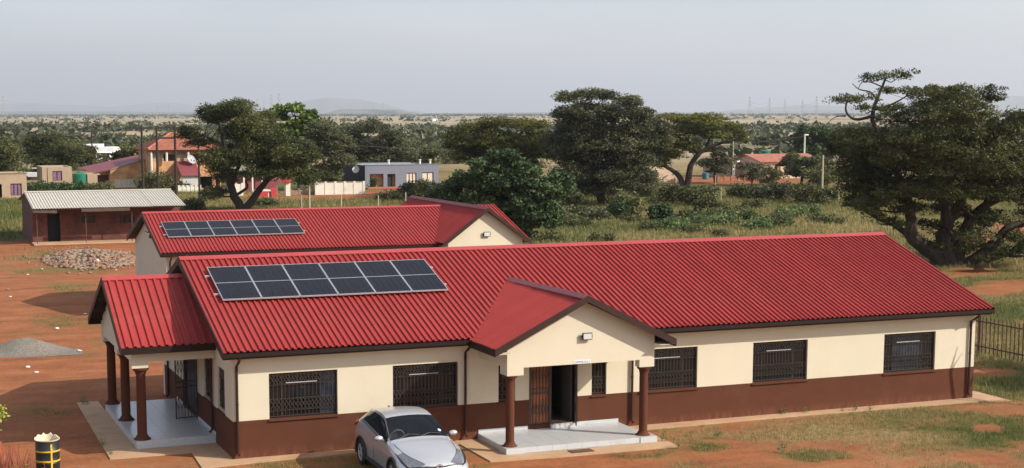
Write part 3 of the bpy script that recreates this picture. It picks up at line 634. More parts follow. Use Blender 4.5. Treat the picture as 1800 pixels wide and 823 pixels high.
plain = ramp(mth('ADD', mth('MULTIPLY', noise(.012, 8, .65), .65), mth('MULTIPLY', noise(.0022, 5, .6), .35)), [(.36, (.12, .115, .06)), (.44, (.26, .21, .125)), (.55, (.38, .31, .20)), (.68, (.46, .38, .26))])
L.new(mixc(attr('far'), near, plain), gb.inputs['Base Color']); gb.inputs['Roughness'].default_value = .95; gb.inputs['Specular IOR Level'].default_value = .15
bp = N.new('ShaderNodeBump'); bp.inputs['Strength'].default_value = .5; bp.inputs['Distance'].default_value = .03; L.new(noise(14, 6, .7), bp.inputs['Height']); L.new(bp.outputs[0], gb.inputs['Normal'])
ground = npmesh('ground', np.stack([X, Y, Zg], 1), Fg, gm)
cv, dv = cover(X, Y); _, _, zz = topx(X, Y)
for nm, val in (('cover', cv), ('dry', dv), ('far', np.clip((zz-210)/120, 0, 1))):
    a = ground.data.attributes.new(nm, 'FLOAT', 'POINT'); a.data.foreach_set('value', np.ascontiguousarray(val, np.float32))
ground.data.polygons.foreach_set('use_smooth', [True]*len(ground.data.polygons)); tag(ground, kind='structure')
# concrete aprons
def apron(poly, z=.012, name='concrete_apron', h=.10):
    mb = MB().prism([(x, y, z-h) for x, y in poly], (0, 0, h)); o = mb.build(name, M['conc'], bevel=0); tag(o, kind='structure'); return o
apron([(-.9, -.62), (1.2, -.42), (5.70, -.38), (5.68, -.003), (-.003, -.003), (-.003, 1.15), (-.80, 1.15)])
apron([(5.705, -2.45), (7.5, -2.60), (10.75, -2.62), (10.85, -.003), (10.39, -.003), (10.39, -1.99), (6.35, -1.99), (6.35, -.003), (5.705, -.003)])
apron([(10.86, -.50), (16, -.40), (22.0, -.55), (22.75, -.80), (22.70, 9.4), (L_+.003, 9.4), (L_+.003, -.003), (10.86, -.003)])
apron([(-2.78, 1.155), (-.003, 1.155), (-.003, 1.96), (-2.02, 1.96), (-2.02, 8.8), (-2.62, 8.8)])
mc = MB().box((7.9, -2.42, .013), (8.5, -2.12, .030)).build('drain_cover', M['steel']); tag(mc, 'rusty flat drain cover on the concrete in front of the entrance slab', 'drain cover')
# ------------------------------------------------------------------ foliage generators
def leafquads(C, size, up=.55, asp=.5, sj=.35):
    n = len(C); nr = NR.normal(size=(n, 3)); nr[:, 2] += up*3; nr /= np.linalg.norm(nr, axis=1)[:, None]
    t = NR.normal(size=(n, 3)); t -= nr*(t*nr).sum(1)[:, None]; t /= np.linalg.norm(t, axis=1)[:, None]; b = np.cross(nr, t)
    s = (size*(1+sj*(NR.random(n)*2-1)))[:, None]
    V = np.stack([C-t*s, C-b*s*asp, C+t*s, C+b*s*asp], 1).reshape(-1, 3); return V, np.arange(4*n).reshape(-1, 4)
def crown_mesh(name, subs, nper, size, m_, parent, up=.55, flat=.35, asp=.5, sub_r=.45):
    """subs: (n,3) sub clump centres with tone"""
    P, T = subs; n = len(P); C = np.repeat(P, nper, 0)
    d = NR.normal(size=(n*nper, 3)); d /= np.linalg.norm(d, axis=1)[:, None]; d *= (NR.random((n*nper, 1))**.45)
    rr = np.repeat(sub_r*(.6+.8*NR.random(n)), nper)[:, None]; d *= rr; d[:, 2] *= flat
    # droop towards the rim of each spray
    C = C+d; C[:, 2] -= .25*(d[:, 0]**2+d[:, 1]**2)/rr[:, 0]
    V, Fq = leafquads(C, np.full(len(C), size), up, asp)
    sh = np.clip(np.repeat(T, nper)+NR.normal(size=len(C))*.16, 0, 1); return npmesh(name, V, Fq, m_, parent, np.repeat(sh, 4))
H_R = np.array([_cy, -_sy, 0.]); H_F = np.array([_sy, _cy, 0.])
def tree(label, base, clumps, limbs, leaf='thorn', bark='bark', name='thorn_tree', cat='tree', n=9000, size=.11, sub_r=.5, r0=.3, depth=1., layers=3, flat=.35, up=.55, group=None, asp=.5, dz=0., twigs=True, subd=1.):
    B = at(*base); B[2] = dz; k = CF/dep(B); t = thing(name, label, cat, tuple(B), 0, group)
    rx = [((c[0]-c[2]-base[0])/k, (c[0]+c[2]-base[0])/k) for c in clumps]; xm, xM = min(a for a, b in rx), max(b for a, b in rx); xc, W2 = (xm+xM)/2, (xM-xm)/2
    loc = lambda u, v, y=0.: H_R*((u-base[0])/k)+H_F*y+np.array([0, 0, (base[1]-v)/k])
    # limbs
    tb = MB(); nodes = []
    for li in limbs:
        pts = li[0]; ra, rb = li[1], li[2]; yend = li[3] if len(li) > 3 else R_.uniform(-.25, .25)*W2
        P = [loc(u, v, yend*i/(len(pts)-1)) for i, (u, v) in enumerate(pts)]
        Q = []
        for i in range(len(P)-1):
            for s_ in np.linspace(0, 1, 4)[:-1]:
                a = P[max(i-1, 0)]; b = P[i]; c = P[i+1]; d = P[min(i+2, len(P)-1)]
                Q.append(.5*((2*b)+(c-a)*s_+(2*a-5*b+4*c-d)*s_**2+(3*b-a-3*c+d)*s_**3))
        Q.append(P[-1]); rs = np.linspace(ra, rb, len(Q)); Q = [q+np.array([R_.uniform(-1, 1), R_.uniform(-1, 1), 0])*rs[i]*.25 for i, q in enumerate(Q)]
        tb.tube(Q, rs, 8); nodes += [(q, rs[i]) for i, q in enumerate(Q)]
    trunk = tb.build('trunk', M[bark], t, smooth=True)
    subs, tone = [], []; br = MB(); area = sum(c[2]*c[3] for c in clumps)
    NA = np.array([q for q, _ in nodes]) if nodes else np.zeros((1, 3))
    ntot = max(8, int(n/NPER))
    for (cu, cv_, cr, ch) in clumps:
        x_ = (cu-base[0])/k; ym = W2*depth*math.sqrt(max(.08, 1-((x_-xc)/W2)**2)) if W2 else 0
        for l in range(layers):
            y = 0 if layers == 1 else ((l/(layers-1))*2-1)*ym*.72+R_.uniform(-.15, .15)*ym
            cr0, ch0 = cr, ch; c = loc(cu+R_.uniform(-.2, .2)*cr*(l != layers//2), cv_+R_.uniform(-.15, .15)*ch, y); a, h = max(.4*cr, cr-.42*sub_r*k)/k, max(.7*ch, ch-.25*sub_r*flat*2*k)/k; sc = 1. if l == layers//2 or layers < 3 else .85
            m_ = max(3, int(ntot*cr*ch/area/layers)); tn = R_.uniform(.08, .92)
            d = NR.normal(size=(m_, 3)); d /= np.linalg.norm(d, axis=1)[:, None]; d *= NR.random((m_, 1))**.3
            d[:, 2] = np.where(d[:, 2] < 0, d[:, 2]*.75, d[:, 2])
            P = c+(np.outer(d[:, 0]*a*sc, H_R)+np.outer(d[:, 1]*a*.8*sc, H_F)+np.outer(d[:, 2]*h*sc, [0, 0, 1.]))
            subs.append(P); tone.append(np.clip(tn+NR.normal(size=m_)*.15, 0, 1))
            if nodes:
                j = int(np.argmin(((NA-(c-np.array([0, 0, h*.5])))**2).sum(1)+np.maximum(0, NA[:, 2]-c[2])*3)); p0, r_ = nodes[j]; c2 = c-np.array([0, 0, h*.35]); mid = (p0+c2)/2+np.array([R_.uniform(-.15, .15), R_.uniform(-.15, .15), -.08])*np.linalg.norm(c2-p0)
                rr = min(r_*.6, .035+.018*np.linalg.norm(c2-p0)); br.tube([p0, mid, c2], [rr, rr*.7, rr*.35], 5, False)
                if twigs:
                    for q in P[:max(2, m_//4)]: br.tube([c2, (c2+q)/2+np.array([0, 0, -.05*a]), q], [rr*.3, rr*.22, .008], 3, False)
    if br.v: br.build('branches', M[bark], t)
    subs = np.concatenate(subs); tone = np.concatenate(tone)
    crown_mesh('crown', (subs, tone), NPER, size, F[leaf], t, up, flat, asp, sub_r)
    return t
NPER = 60
# big camel thorn at the right
tree('huge dark spreading thorn tree with leaning trunks behind the right end of the front roof', (1690, 466),
     [(1548, 136, 26, 9), (1500, 172, 12, 8), (1477, 176, 16, 9), (1538, 192, 26, 9), (1585, 163, 28, 12), (1575, 190, 16, 8), (1632, 160, 30, 11), (1655, 190, 60, 38), (1690, 170, 36, 22), (1712, 215, 44, 35), (1665, 235, 70, 30), (1504, 244, 46, 26), (1530, 268, 60, 32), (1487, 262, 26, 26),
      (1611, 285, 90, 50), (1698, 280, 90, 50), (1765, 295, 60, 55), (1523, 320, 50, 32), (1516, 360, 30, 22), (1640, 330, 65, 26), (1735, 333, 70, 22), (1780, 345, 30, 18), (1555, 385, 26, 9), (1575, 360, 40, 16), (1728, 428, 36, 16), (1766, 412, 34, 18), (1786, 436, 24, 10), (1672, 402, 44, 16), (1700, 440, 30, 12), (1640, 425, 26, 14), (1835, 300, 50, 60), (1845, 380, 40, 25), (1604, 208, 46, 20), (1570, 240, 56, 20), (1590, 330, 60, 26), (1530, 338, 36, 24), (1500, 300, 38, 30), (1705, 372, 56, 18), (1650, 260, 90, 26), (1750, 250, 46, 26)],
     [([(1672, 478), (1640, 445), (1600, 420), (1592, 388), (1583, 350), (1560, 300)], .52, .16), ([(1610, 425), (1580, 402), (1570, 396)], .22, .10), ([(1678, 480), (1655, 430), (1660, 385), (1645, 345), (1610, 290)], .50, .16), ([(1656, 400), (1678, 362), (1684, 330), (1700, 270), (1680, 200)], .34, .09),
      ([(1684, 478), (1690, 420), (1722, 372), (1760, 352), (1810, 335)], .40, .12), ([(1684, 476), (1735, 436), (1765, 400), (1800, 390), (1845, 372)], .36, .12), ([(1722, 372), (1738, 340), (1745, 300)], .22, .1), ([(1583, 350), (1530, 320), (1500, 280)], .16, .07),
      ([(1610, 290), (1560, 250), (1528, 222), (1526, 196), (1532, 178), (1540, 156), (1546, 140)], .17, .05, 0.), ([(1527, 205), (1500, 212), (1484, 206), (1478, 192), (1480, 180)], .09, .04, 0.), ([(1532, 178), (1520, 165), (1500, 160), (1488, 150)], .05, .02, 0.), ([(1540, 156), (1520, 148), (1505, 148), (1498, 160)], .04, .015, 0.), ([(1526, 196), (1560, 185), (1585, 170)], .07, .03, 0.), ([(1478, 205), (1460, 208), (1445, 220)], .035, .012, 0.)],
     'thorn', n=260000, size=.068, sub_r=.46, flat=.40, depth=.8)
tree('thorn tree cut by the right edge of the photo, with a bare curling upper branch', (1850, 455), [(1782, 206, 17, 7), (1768, 214, 12, 5), (1800, 215, 18, 12), (1826, 240, 34, 30), (1860, 300, 50, 50)],
     [([(1850, 455), (1835, 340), (1812, 270), (1802, 235), (1795, 215)], .35, .07, 0), ([(1802, 235), (1785, 224), (1768, 216)], .06, .02, 0)], 'thorn', n=9000, size=.12, depth=.4)
tree('dark thorn tree with forked trunk rising behind the rear roof, left of centre', (428, 374),
     [(396, 198, 44, 22), (372, 205, 22, 18), (338, 234, 22, 15), (352, 250, 30, 10), (420, 193, 34, 20), (450, 217, 34, 32), (430, 235, 40, 25), (396, 275, 38, 28), (386, 290, 18, 20), (448, 272, 50, 34), (502, 268, 48, 32), (539, 272, 30, 28), (514, 298, 44, 20), (462, 302, 36, 16), (541, 311, 24, 20), (378, 338, 22, 12), (398, 310, 22, 18), (488, 245, 34, 22)],
     [([(428, 376), (414, 345), (404, 310), (400, 260), (392, 215)], .42, .12), ([(424, 376), (448, 345), (470, 318), (495, 303), (530, 290)], .36, .10), ([(400, 262), (375, 245), (345, 236)], .14, .05, 0), ([(408, 325), (425, 285), (440, 250), (450, 220)], .2, .07), ([(412, 345), (435, 330), (432, 318)], .14, .08, 0)],
     'thorn', n=95000, size=.095, sub_r=.66, flat=.4, depth=.8)
tree('bright green large leaved tree showing above the forked thorn tree', (528, 330), [(492, 203, 26, 15), (520, 191, 32, 11), (546, 203, 22, 14), (530, 226, 36, 22), (562, 226, 24, 22), (505, 225, 24, 18)],
     [([(528, 330), (526, 260), (522, 205)], .3, .1)], 'bright', 'barkp', 'leafy_tree', n=5200, size=.26, sub_r=.8, depth=.7, flat=.5, asp=.7)
tree('grey green thorn tree between the bright leafy tree and the blue house', (575, 335), [(565, 232, 30, 24), (590, 250, 34, 26), (556, 262, 34, 26), (600, 280, 30, 18), (570, 300, 30, 16)], [([(575, 335), (570, 290), (570, 240)], .3, .1)], 'grey', 'barkp', n=24000, size=.13, sub_r=.8, depth=.8)
tree('broad grey green thorn tree standing behind the blue grey house', (655, 320), [(612, 232, 28, 20), (650, 222, 32, 16), (688, 242, 28, 18), (640, 262, 48, 26), (702, 268, 34, 20), (622, 288, 44, 20), (675, 285, 44, 16)],
     [([(655, 320), (648, 280), (640, 245)], .35, .12), ([(650, 285), (680, 262), (690, 250)], .2, .08)], 'grey', 'barkp', n=42000, size=.13, sub_r=.8, depth=.8)
tree('low flat umbrella thorn tree behind the right half of the blue grey house', (738, 300), [(720, 276, 30, 13), (752, 272, 30, 12), (738, 284, 44, 9)], [([(738, 300), (738, 285), (736, 275)], .25, .1)], 'thorn', n=6500, size=.2, sub_r=.85)
tree('wide flat topped umbrella thorn left of the tallest tree', (880, 348), [(838, 222, 44, 12), (878, 216, 46, 12), (922, 219, 44, 13), (806, 238, 32, 14), (857, 242, 58, 16), (910, 248, 46, 18), (948, 244, 26, 18), (870, 266, 70, 18), (930, 270, 48, 20), (822, 274, 38, 14), (905, 290, 60, 16), (968, 252, 26, 18), (978, 272, 22, 16), (788, 254, 16, 8), (830, 262, 40, 12)],
     [([(880, 348), (876, 300), (868, 262), (850, 235)], .34, .12), ([(874, 290), (895, 255), (920, 230)], .22, .1), ([(872, 280), (840, 255), (812, 242)], .18, .08)], 'olive', n=70000, size=.12, sub_r=.75, flat=.28, up=.8)
tree('tallest rounded grey green thorn tree in the middle with a straight dark trunk', (1060, 360),
     [(996, 172, 26, 12), (1032, 167, 34, 11), (1060, 170, 30, 12), (1099, 181, 30, 14), (988, 200, 24, 18), (1022, 196, 34, 20), (1075, 196, 40, 20), (1120, 202, 28, 18), (1146, 222, 28, 22), (1004, 232, 38, 20), (1057, 239, 45, 22), (1106, 235, 44, 25), (1163, 243, 22, 20), (987, 263, 42, 22), (1040, 274, 44, 22), (1092, 274, 45, 22), (1008, 288, 38, 18), (1106, 296, 40, 20), (1092, 318, 33, 16), (1057, 306, 28, 14), (1135, 309, 24, 14), (968, 246, 20, 16), (1030, 215, 58, 16), (1012, 250, 52, 20), (1082, 256, 62, 20), (1036, 326, 48, 16), (1000, 308, 38, 20), (1120, 282, 38, 20), (1080, 302, 55, 20), (1124, 330, 30, 14), (1130, 250, 30, 24)],
     [([(1060, 362), (1053, 330), (1050, 295), (1040, 255), (1035, 215), (1025, 185)], .46, .10), ([(1050, 295), (1080, 262), (1110, 235), (1130, 215)], .26, .08), ([(1048, 285), (1015, 262), (990, 240)], .22, .08), ([(1040, 250), (1060, 210), (1065, 185)], .18, .06), ([(1052, 325), (1075, 318), (1095, 322)], .12, .05)],
     'grey', n=150000, size=.105, sub_r=.66, flat=.45, depth=.85)
tree('large umbrella thorn with bare arching limbs to the right of the tallest tree', (1205, 328), [(1180, 205, 30, 10), (1202, 212, 30, 12), (1234, 208, 38, 11), (1268, 222, 32, 12), (1290, 236, 24, 10), (1303, 246, 12, 7), (1226, 226, 38, 12), (1180, 234, 38, 18), (1252, 238, 32, 9), (1196, 254, 33, 15), (1172, 268, 33, 18), (1156, 284, 22, 13), (1160, 222, 22, 12), (1158, 248, 24, 16), (1146, 268, 18, 14)],
     [([(1202, 330), (1190, 305), (1160, 288), (1145, 276)], .38, .10), ([(1208, 330), (1213, 292), (1228, 268), (1262, 252), (1298, 244)], .42, .10), ([(1226, 270), (1205, 245), (1195, 225)], .22, .08), ([(1240, 260), (1250, 236), (1262, 222)], .16, .06)],
     'olive', n=46000, size=.125, sub_r=.75, flat=.28, up=.8)
tree('thin open canopied thorn tree in the shade under the umbrella thorn, right side', (1257, 322), [(1262, 268, 26, 14), (1278, 284, 22, 12), (1242, 286, 22, 12), (1262, 300, 24, 10)], [([(1257, 322), (1256, 300), (1262, 275)], .2, .06)], 'grey', n=3600, size=.18, sub_r=.7)
tree('dense dark large leaved tree close behind the gable of the rear block', (900, 440),
     [(888, 276, 34, 18), (860, 292, 44, 22), (908, 284, 30, 14), (817, 318, 36, 22), (786, 332, 26, 18), (863, 325, 56, 30), (923, 307, 34, 22), (983, 309, 26, 14), (1000, 326, 12, 9), (960, 330, 28, 14), (951, 351, 32, 24), (898, 353, 48, 32), (937, 381, 42, 26), (965, 388, 20, 18), (846, 346, 38, 20), (766, 338, 16, 12), (905, 405, 40, 22), (800, 350, 34, 14), (930, 340, 60, 24), (960, 372, 34, 20), (900, 318, 60, 24), (985, 335, 24, 14)],
     [([(900, 440), (895, 400), (885, 350), (880, 300)], .28, .08), ([(898, 410), (930, 360), (965, 325)], .16, .05), ([(892, 400), (850, 360), (810, 335)], .16, .05)],
     'broad', 'barkp', 'broadleaf_tree', n=46000, size=.11, sub_r=.46, depth=.7, flat=.5, up=.35, asp=.62)
tree('small sapling with a thin bare stem left of the tallest tree trunk', (1009, 373), [(1008, 338, 18, 9), (1018, 350, 14, 7)], [([(1009, 373), (1010, 345)], .07, .03, 0)], 'grey', n=900, size=.13, sub_r=.4)
tree('dark dense round tree near the white lamp post at right', (1430, 296), [(1424, 228, 22, 12), (1410, 248, 20, 15), (1446, 242, 24, 18), (1432, 264, 38, 14), (1455, 262, 18, 14)], [([(1430, 296), (1430, 260), (1432, 235)], .4, .12)], 'broad', name='broadleaf_tree', n=8500, size=.26, sub_r=1., flat=.6)
tree('green bushy thorn tree half hiding the pink house at right', (1408, 326), [(1400, 280, 26, 12), (1442, 284, 34, 14), (1384, 288, 16, 10), (1418, 296, 34, 12), (1455, 300, 28, 14), (1400, 304, 18, 8)], [([(1408, 326), (1410, 305), (1402, 285)], .2, .07)], 'bush', n=7500, size=.2, sub_r=.8)
tree('small flat tree on the dry plain above the green tank', (1342, 266), [(1342, 250, 16, 5), (1338, 246, 10, 4)], [([(1342, 268), (1341, 256)], .2, .1)], 'far', n=1400, size=.4, sub_r=1.3)
tree('dark shrubby tree on the plain right of the small flat tree', (1378, 262), [(1376, 248, 16, 7), (1388, 252, 12, 6)], [([(1378, 262), (1378, 250)], .2, .1)], 'far', n=1500, size=.4, sub_r=1.3)
tree('broad dark umbrella thorn behind the small beige buildings at far left', (95, 312), [(68, 250, 36, 14), (92, 239, 30, 10), (113, 262, 34, 16), (82, 277, 40, 16), (136, 270, 24, 15), (58, 268, 20, 15), (105, 292, 44, 12)], [([(95, 314), (93, 280), (90, 250)], .4, .12)], 'thorn', n=36000, size=.13, sub_r=.85)
tree('green thorn tree cut by the left edge of the photo', (4, 322), [(-2, 252, 24, 14), (20, 268, 22, 16), (10, 288, 26, 16), (-20, 275, 26, 24), (30, 298, 18, 10)], [([(4, 324), (4, 290), (2, 258)], .35, .1)], 'bush', 'barkp', n=19000, size=.14, sub_r=.85)
tree('light green tree behind the brick house and the parked trucks', (225, 305), [(228, 260, 26, 12), (212, 274, 18, 12), (248, 262, 22, 12), (236, 280, 28, 12)], [([(225, 305), (226, 275)], .3, .1)], 'bush', 'barkp', n=6500, size=.24, sub_r=.9)
tree('green roadside tree left of the two white trucks', (150, 300), [(150, 262, 18, 8), (140, 282, 16, 12), (158, 272, 12, 10)], [([(150, 300), (148, 275)], .2, .08)], 'bush', 'barkp', n=3600, size=.24, sub_r=.9)
tree('small bright green tree beside the left wall of the blue grey house', (580, 330), [(582, 300, 16, 12), (590, 312, 14, 12), (572, 314, 12, 10)], [([(580, 332), (581, 310)], .15, .06)], 'bright', 'barkp', n=2600, size=.16, sub_r=.6)
# ------------------------------------------------------------------ shrubs
def bush(base, w, h, leaf, label, group, n=900, size=.12, name='bush'):
    return tree(label, base, [(base[0]-w*.25, base[1]-h*.45, w*.3, h*.42), (base[0]+w*.22, base[1]-h*.5, w*.3, h*.45), (base[0], base[1]-h*.62, w*.3, h*.38), (base[0], base[1]-h*.25, w*.42, h*.25)],
                [([(base[0], base[1]), (base[0], base[1]-h*.5)], .06, .03, 0)], leaf, 'barkp', name, 'bush', n=n, size=size, sub_r=.45, depth=1., layers=2, flat=.7, up=.3, group=group, twigs=False)
BG = 'bushes in the grassy field behind the blocks'
NPER = 16
bl = [(1098, 382, 62, 46, 'bush', 'tall rounded olive bush in front of the big tree shade, left part of the field'), (1088, 384, 30, 34, 'broad', 'dark bush at the foot of the tall rounded olive bush'), (1162, 388, 44, 34, 'broad', 'dark compact bush, nearest of the middle of the field'), (1183, 356, 70, 34, 'bush', 'wide low olive bush under the umbrella thorn'),
      (1228, 362, 66, 38, 'bush', 'wide olive bush right of the umbrella thorn trunk'), (1240, 378, 40, 38, 'bush', 'upright bush just in front of the wide olive bush'), (1297, 348, 40, 28, 'bush', 'bush below the green water tank of the pink house'), (1366, 352, 60, 34, 'grey', 'greyish bush in front of the pink house wall'), (1418, 358, 54, 40, 'bush', 'round bush left of the tall pale pole at right'),
      (1126, 346, 50, 20, 'bush', 'low bush by the peach house wall'), (1015, 380, 60, 16, 'bush', 'low spreading bush by the sapling'), (1050, 386, 44, 20, 'grey', 'grey low bush in front of the tallest tree trunk'), (1330, 350, 50, 26, 'grey', 'pale bush between the tank and the pink wall'), (1455, 352, 40, 26, 'bush', 'bush behind the pale pole at right'),
      (270, 338, 60, 40, 'bush', 'large round bush in front of the orange brick house'), (318, 336, 40, 18, 'broad', 'dark hedge bush by the cream garden wall'), (372, 352, 40, 26, 'bush', 'bush at the foot of the last wooden pole'), (75, 336, 80, 18, 'broad', 'dark low bush between the two small beige buildings'), (128, 338, 50, 20, 'broad', 'dark low bush under the green tank behind the old building'), (175, 338, 60, 18, 'bush', 'light low bush left of the orange brick house'),
      (650, 330, 30, 22, 'broad', 'dark shrub at the left corner of the blue grey house'), (690, 352, 60, 16, 'bush', 'straggly low hedge in front of the blue grey house'), (748, 352, 50, 40, 'bush', 'bright shrub in front of the right window of the blue grey house'), (720, 345, 40, 26, 'broad', 'dark shrub below the right windows of the blue grey house'), (470, 362, 50, 14, 'bush', 'low shrub in the grass by the forked tree'), (340, 370, 40, 22, 'bush', 'green shrub behind the right end of the pale roof')]
for u, v, w, h, lf, lb in bl: bush((u, v), w, h, lf, lb, BG, n=int(700+w*h*1.0), size=.13)
src = [bush((1272, 394), 50, 16, 'herb', 'leafy pale green herb clump in the field grass', 'pale herb clumps in the field', n=900, size=.12, name='herb_clump'), bush((1020, 398), 40, 14, 'bush', 'knee high green shrub in the field grass', 'small green shrubs in the field', n=700, size=.1, name='small_shrub')]
for (u, v, k_) in [(1247, 392, 0), (1300, 386, 0), (1357, 398, 0), (1210, 398, 0), (1390, 380, 0), (1418, 376, 0), (1332, 402, 0), (1225, 384, 0), (1180, 402, 0)]: dup(src[0], tuple(at(u, v)), R_.uniform(0, 6))
for k_ in range(46):
    u, v = R_.uniform(925, 1480), R_.uniform(336, 425)
    if v > 440-(u-925)*.05: continue
    c = dup(src[1], tuple(at(u, v)), R_.uniform(0, 6)); c.scale = [R_.uniform(.6, 1.3)]*3
for k_ in range(26):
    u, v = R_.uniform(0, 900), R_.uniform(240, 300); c = dup(src[1], tuple(at(u, v)), R_.uniform(0, 6)); c.scale = [R_.uniform(1.8, 3.6)]*3; c['label'] = 'green thorn bush on the plain beyond the houses'; c['group'] = 'thorn bushes beyond the houses'
# scrub on the plain: nobody could count it
def scatter_scrub():
    n = 21000; r = 280*np.exp(NR.random(n)**.8*math.log(9000/280)); a = YAW+(NR.random(n)-.42)*.95
    x = CAM[0]+r*np.sin(a); y = CAM[1]+r*np.cos(a); sA = x*_cy-y*_sy; dA = x*_sy+y*_cy; dn = fbm(sA/5, dA, 90)+.5*fbm(sA/4, dA, 500); keep = (dn > .83+.12*NR.random(n)) | (r < 420) & (dn > .70) | (r > 3600) & (NR.random(n) > .3)
    x, y, r = x[keep], y[keep], r[keep]; n = len(x); sz = (.7+NR.random(n)*1.5)*(1+r/4500); P = np.stack([x, y, sz*.5], 1)
    q = 9; C = np.repeat(P, q, 0)+NR.normal(size=(n*q, 3))*np.repeat(sz, q)[:, None]*np.array([.75, .75, .30]); V, Fq = leafquads(C, np.repeat(sz*.62, q), .3, .7)
    return npmesh('plain_scrub', V, Fq, F['far'], None, np.repeat(NR.random(n*q), 4))
tag(scatter_scrub(), kind='stuff')
def tree_belt():
    """scattered low trees right behind the houses"""
    n = 900; u = NR.random(n)*2000-100; v = 226+NR.random(n)*46; pts = np.array([at(a, b) for a, b in zip(u, v)]); dn = fbm(pts[:, 0], pts[:, 1], 55); pts = pts[(dn > .5) & ((u < 800) | (u > 1280) & (v < 236))]
    n = len(pts); q = 80; sz = 1.2+NR.random(n)*1.5; C = np.repeat(pts, q, 0); d = NR.normal(size=(n*q, 3)); d /= np.linalg.norm(d, axis=1)[:, None]; C = C+d*np.repeat(sz, q)[:, None]*np.array([1.3, 1.3, .6]); C[:, 2] += np.repeat(sz*.75, q)
    V, Fq = leafquads(C, np.full(len(C), .34), .5, .6); return npmesh('scrub_belt', V, Fq, F['bush'], None, np.repeat(NR.random(n*q)*.6, 4))
tag(scatter_scrub and tree_belt(), kind='stuff')
# ------------------------------------------------------------------ grass blades
def grass(name, ulo, uhi, vlo, vhi, n, h, w, m_, thr=.35, blades=5, spread=.10):
    c = [at(a, b)[:2] for a in (ulo, uhi) for b in (vlo, vhi)]; x0, x1 = min(q[0] for q in c), max(q[0] for q in c); y0, y1 = min(q[1] for q in c), max(q[1] for q in c)
    x = x0+(x1-x0)*NR.random(n); y = y0+(y1-y0)*NR.random(n); u, v, z = topx(x, y); cv_, dv_ = cover(x, y); f = fbm(x, y, .8)
    foot = ((x > -2.8) & (x < 22.8) & (y > -.62) & (y < 9.8)) | ((x > 5.6) & (x < 10.95) & (y > -2.7) & (y < 1)) | ((x > 2.9) & (x < 19.3) & (y > 25) & (y < 35)) | ((x > 1) & (x < 12) & (y > 63.5) & (y < 73))
    k = (u > ulo) & (u < uhi) & (v > vlo) & (v < vhi) & (cv_*(.5+f) > thr+NR.random(n)*.3) & ~foot; x, y, dv_ = x[k], y[k], dv_[k]; m_n = len(x)
    X_ = np.repeat(x, blades)+NR.normal(size=m_n*blades)*spread; Y_ = np.repeat(y, blades)+NR.normal(size=m_n*blades)*spread; N_ = len(X_)
    hh = h*(.5+NR.random(N_)); a = NR.random(N_)*6.283; lean = .5*hh; dx, dy = np.cos(a), np.sin(a); o_ = np.full(N_, -.03)
    A = np.stack([X_-dy*w, Y_+dx*w, o_], 1); B = np.stack([X_+dy*w, Y_-dx*w, o_], 1); T = np.stack([X_+dx*lean, Y_+dy*lean, hh], 1)
    V = np.stack([A, B, T], 1).reshape(-1, 3); sh = np.clip(np.repeat(dv_, blades)+NR.normal(size=N_)*.18, 0, 1)
    o = npmesh(name, V, np.arange(len(V)).reshape(-1, 3), m_, None, np.repeat(sh, 3)); tag(o, kind='stuff'); return o
grass('yard_grass', 380, 1900, 690, 860, 70000, .055, .006, F['grass'], .30, 5, .05)
grass('yard_edge_grass', 1640, 1900, 440, 700, 70000, .13, .011, F['grass'], .4, 4, .08)
grass('left_yard_grass', -60, 300, 440, 830, 30000, .06, .008, F['grass'], .33, 4, .07)
grass('field_grass', -40, 1900, 337, 470, 130000, .24, .028, F['grass'], .36, 3, .22)
# ------------------------------------------------------------------ houses
def brickmat(name, c1, c2, mortar, bw=.24, bh=.085):
    mt, n, b = nt(name); N = n.nodes; L = n.links; tc = N.new('ShaderNodeTexCoord'); sx = N.new('ShaderNodeSeparateXYZ'); L.new(tc.outputs['Object'], sx.inputs[0])
    ad = N.new('ShaderNodeMath'); ad.operation = 'ADD'; L.new(sx.outputs[0], ad.inputs[0]); L.new(sx.outputs[1], ad.inputs[1]); cx = N.new('ShaderNodeCombineXYZ'); L.new(ad.outputs[0], cx.inputs[0]); L.new(sx.outputs[2], cx.inputs[1])
    br = N.new('ShaderNodeTexBrick'); br.inputs['Scale'].default_value = 1; br.inputs['Brick Width'].default_value = bw; br.inputs['Row Height'].default_value = bh; br.inputs['Mortar Size'].default_value = .008
    br.inputs['Color1'].default_value = (*c1, 1); br.inputs['Color2'].default_value = (*c2, 1); br.inputs['Mortar'].default_value = (*mortar, 1); L.new(cx.outputs[0], br.inputs['Vector'])
    nz = N.new('ShaderNodeTexNoise'); nz.inputs['Scale'].default_value = 1.3; nz.inputs['Detail'].default_value = 8; L.new(tc.outputs['Object'], nz.inputs['Vector']); mr = N.new('ShaderNodeMapRange'); mr.inputs[1].default_value = .3; mr.inputs[2].default_value = .7; mr.inputs[3].default_value = .65; mr.inputs[4].default_value = 1.2; L.new(nz.outputs[0], mr.inputs[0])
    mx = N.new('ShaderNodeMix'); mx.data_type = 'RGBA'; mx.blend_type = 'MULTIPLY'; mx.inputs[0].default_value = 1; L.new(br.outputs[0], mx.inputs[6]); L.new(mr.outputs[0], mx.inputs[7]); L.new(mx.outputs[2], b.inputs['Base Color']); b.inputs['Roughness'].default_value = .95; return mt
M['brick'] = brickmat('dark_red_brickwork', (.150, .043, .028), (.095, .028, .020), (.11, .065, .045))
M['orangebrick'] = brickmat('orange_brickwork', (.62, .30, .13), (.54, .25, .10), (.58, .38, .22))
def at3(u, v, Y): return at(u, v, 1, Y)
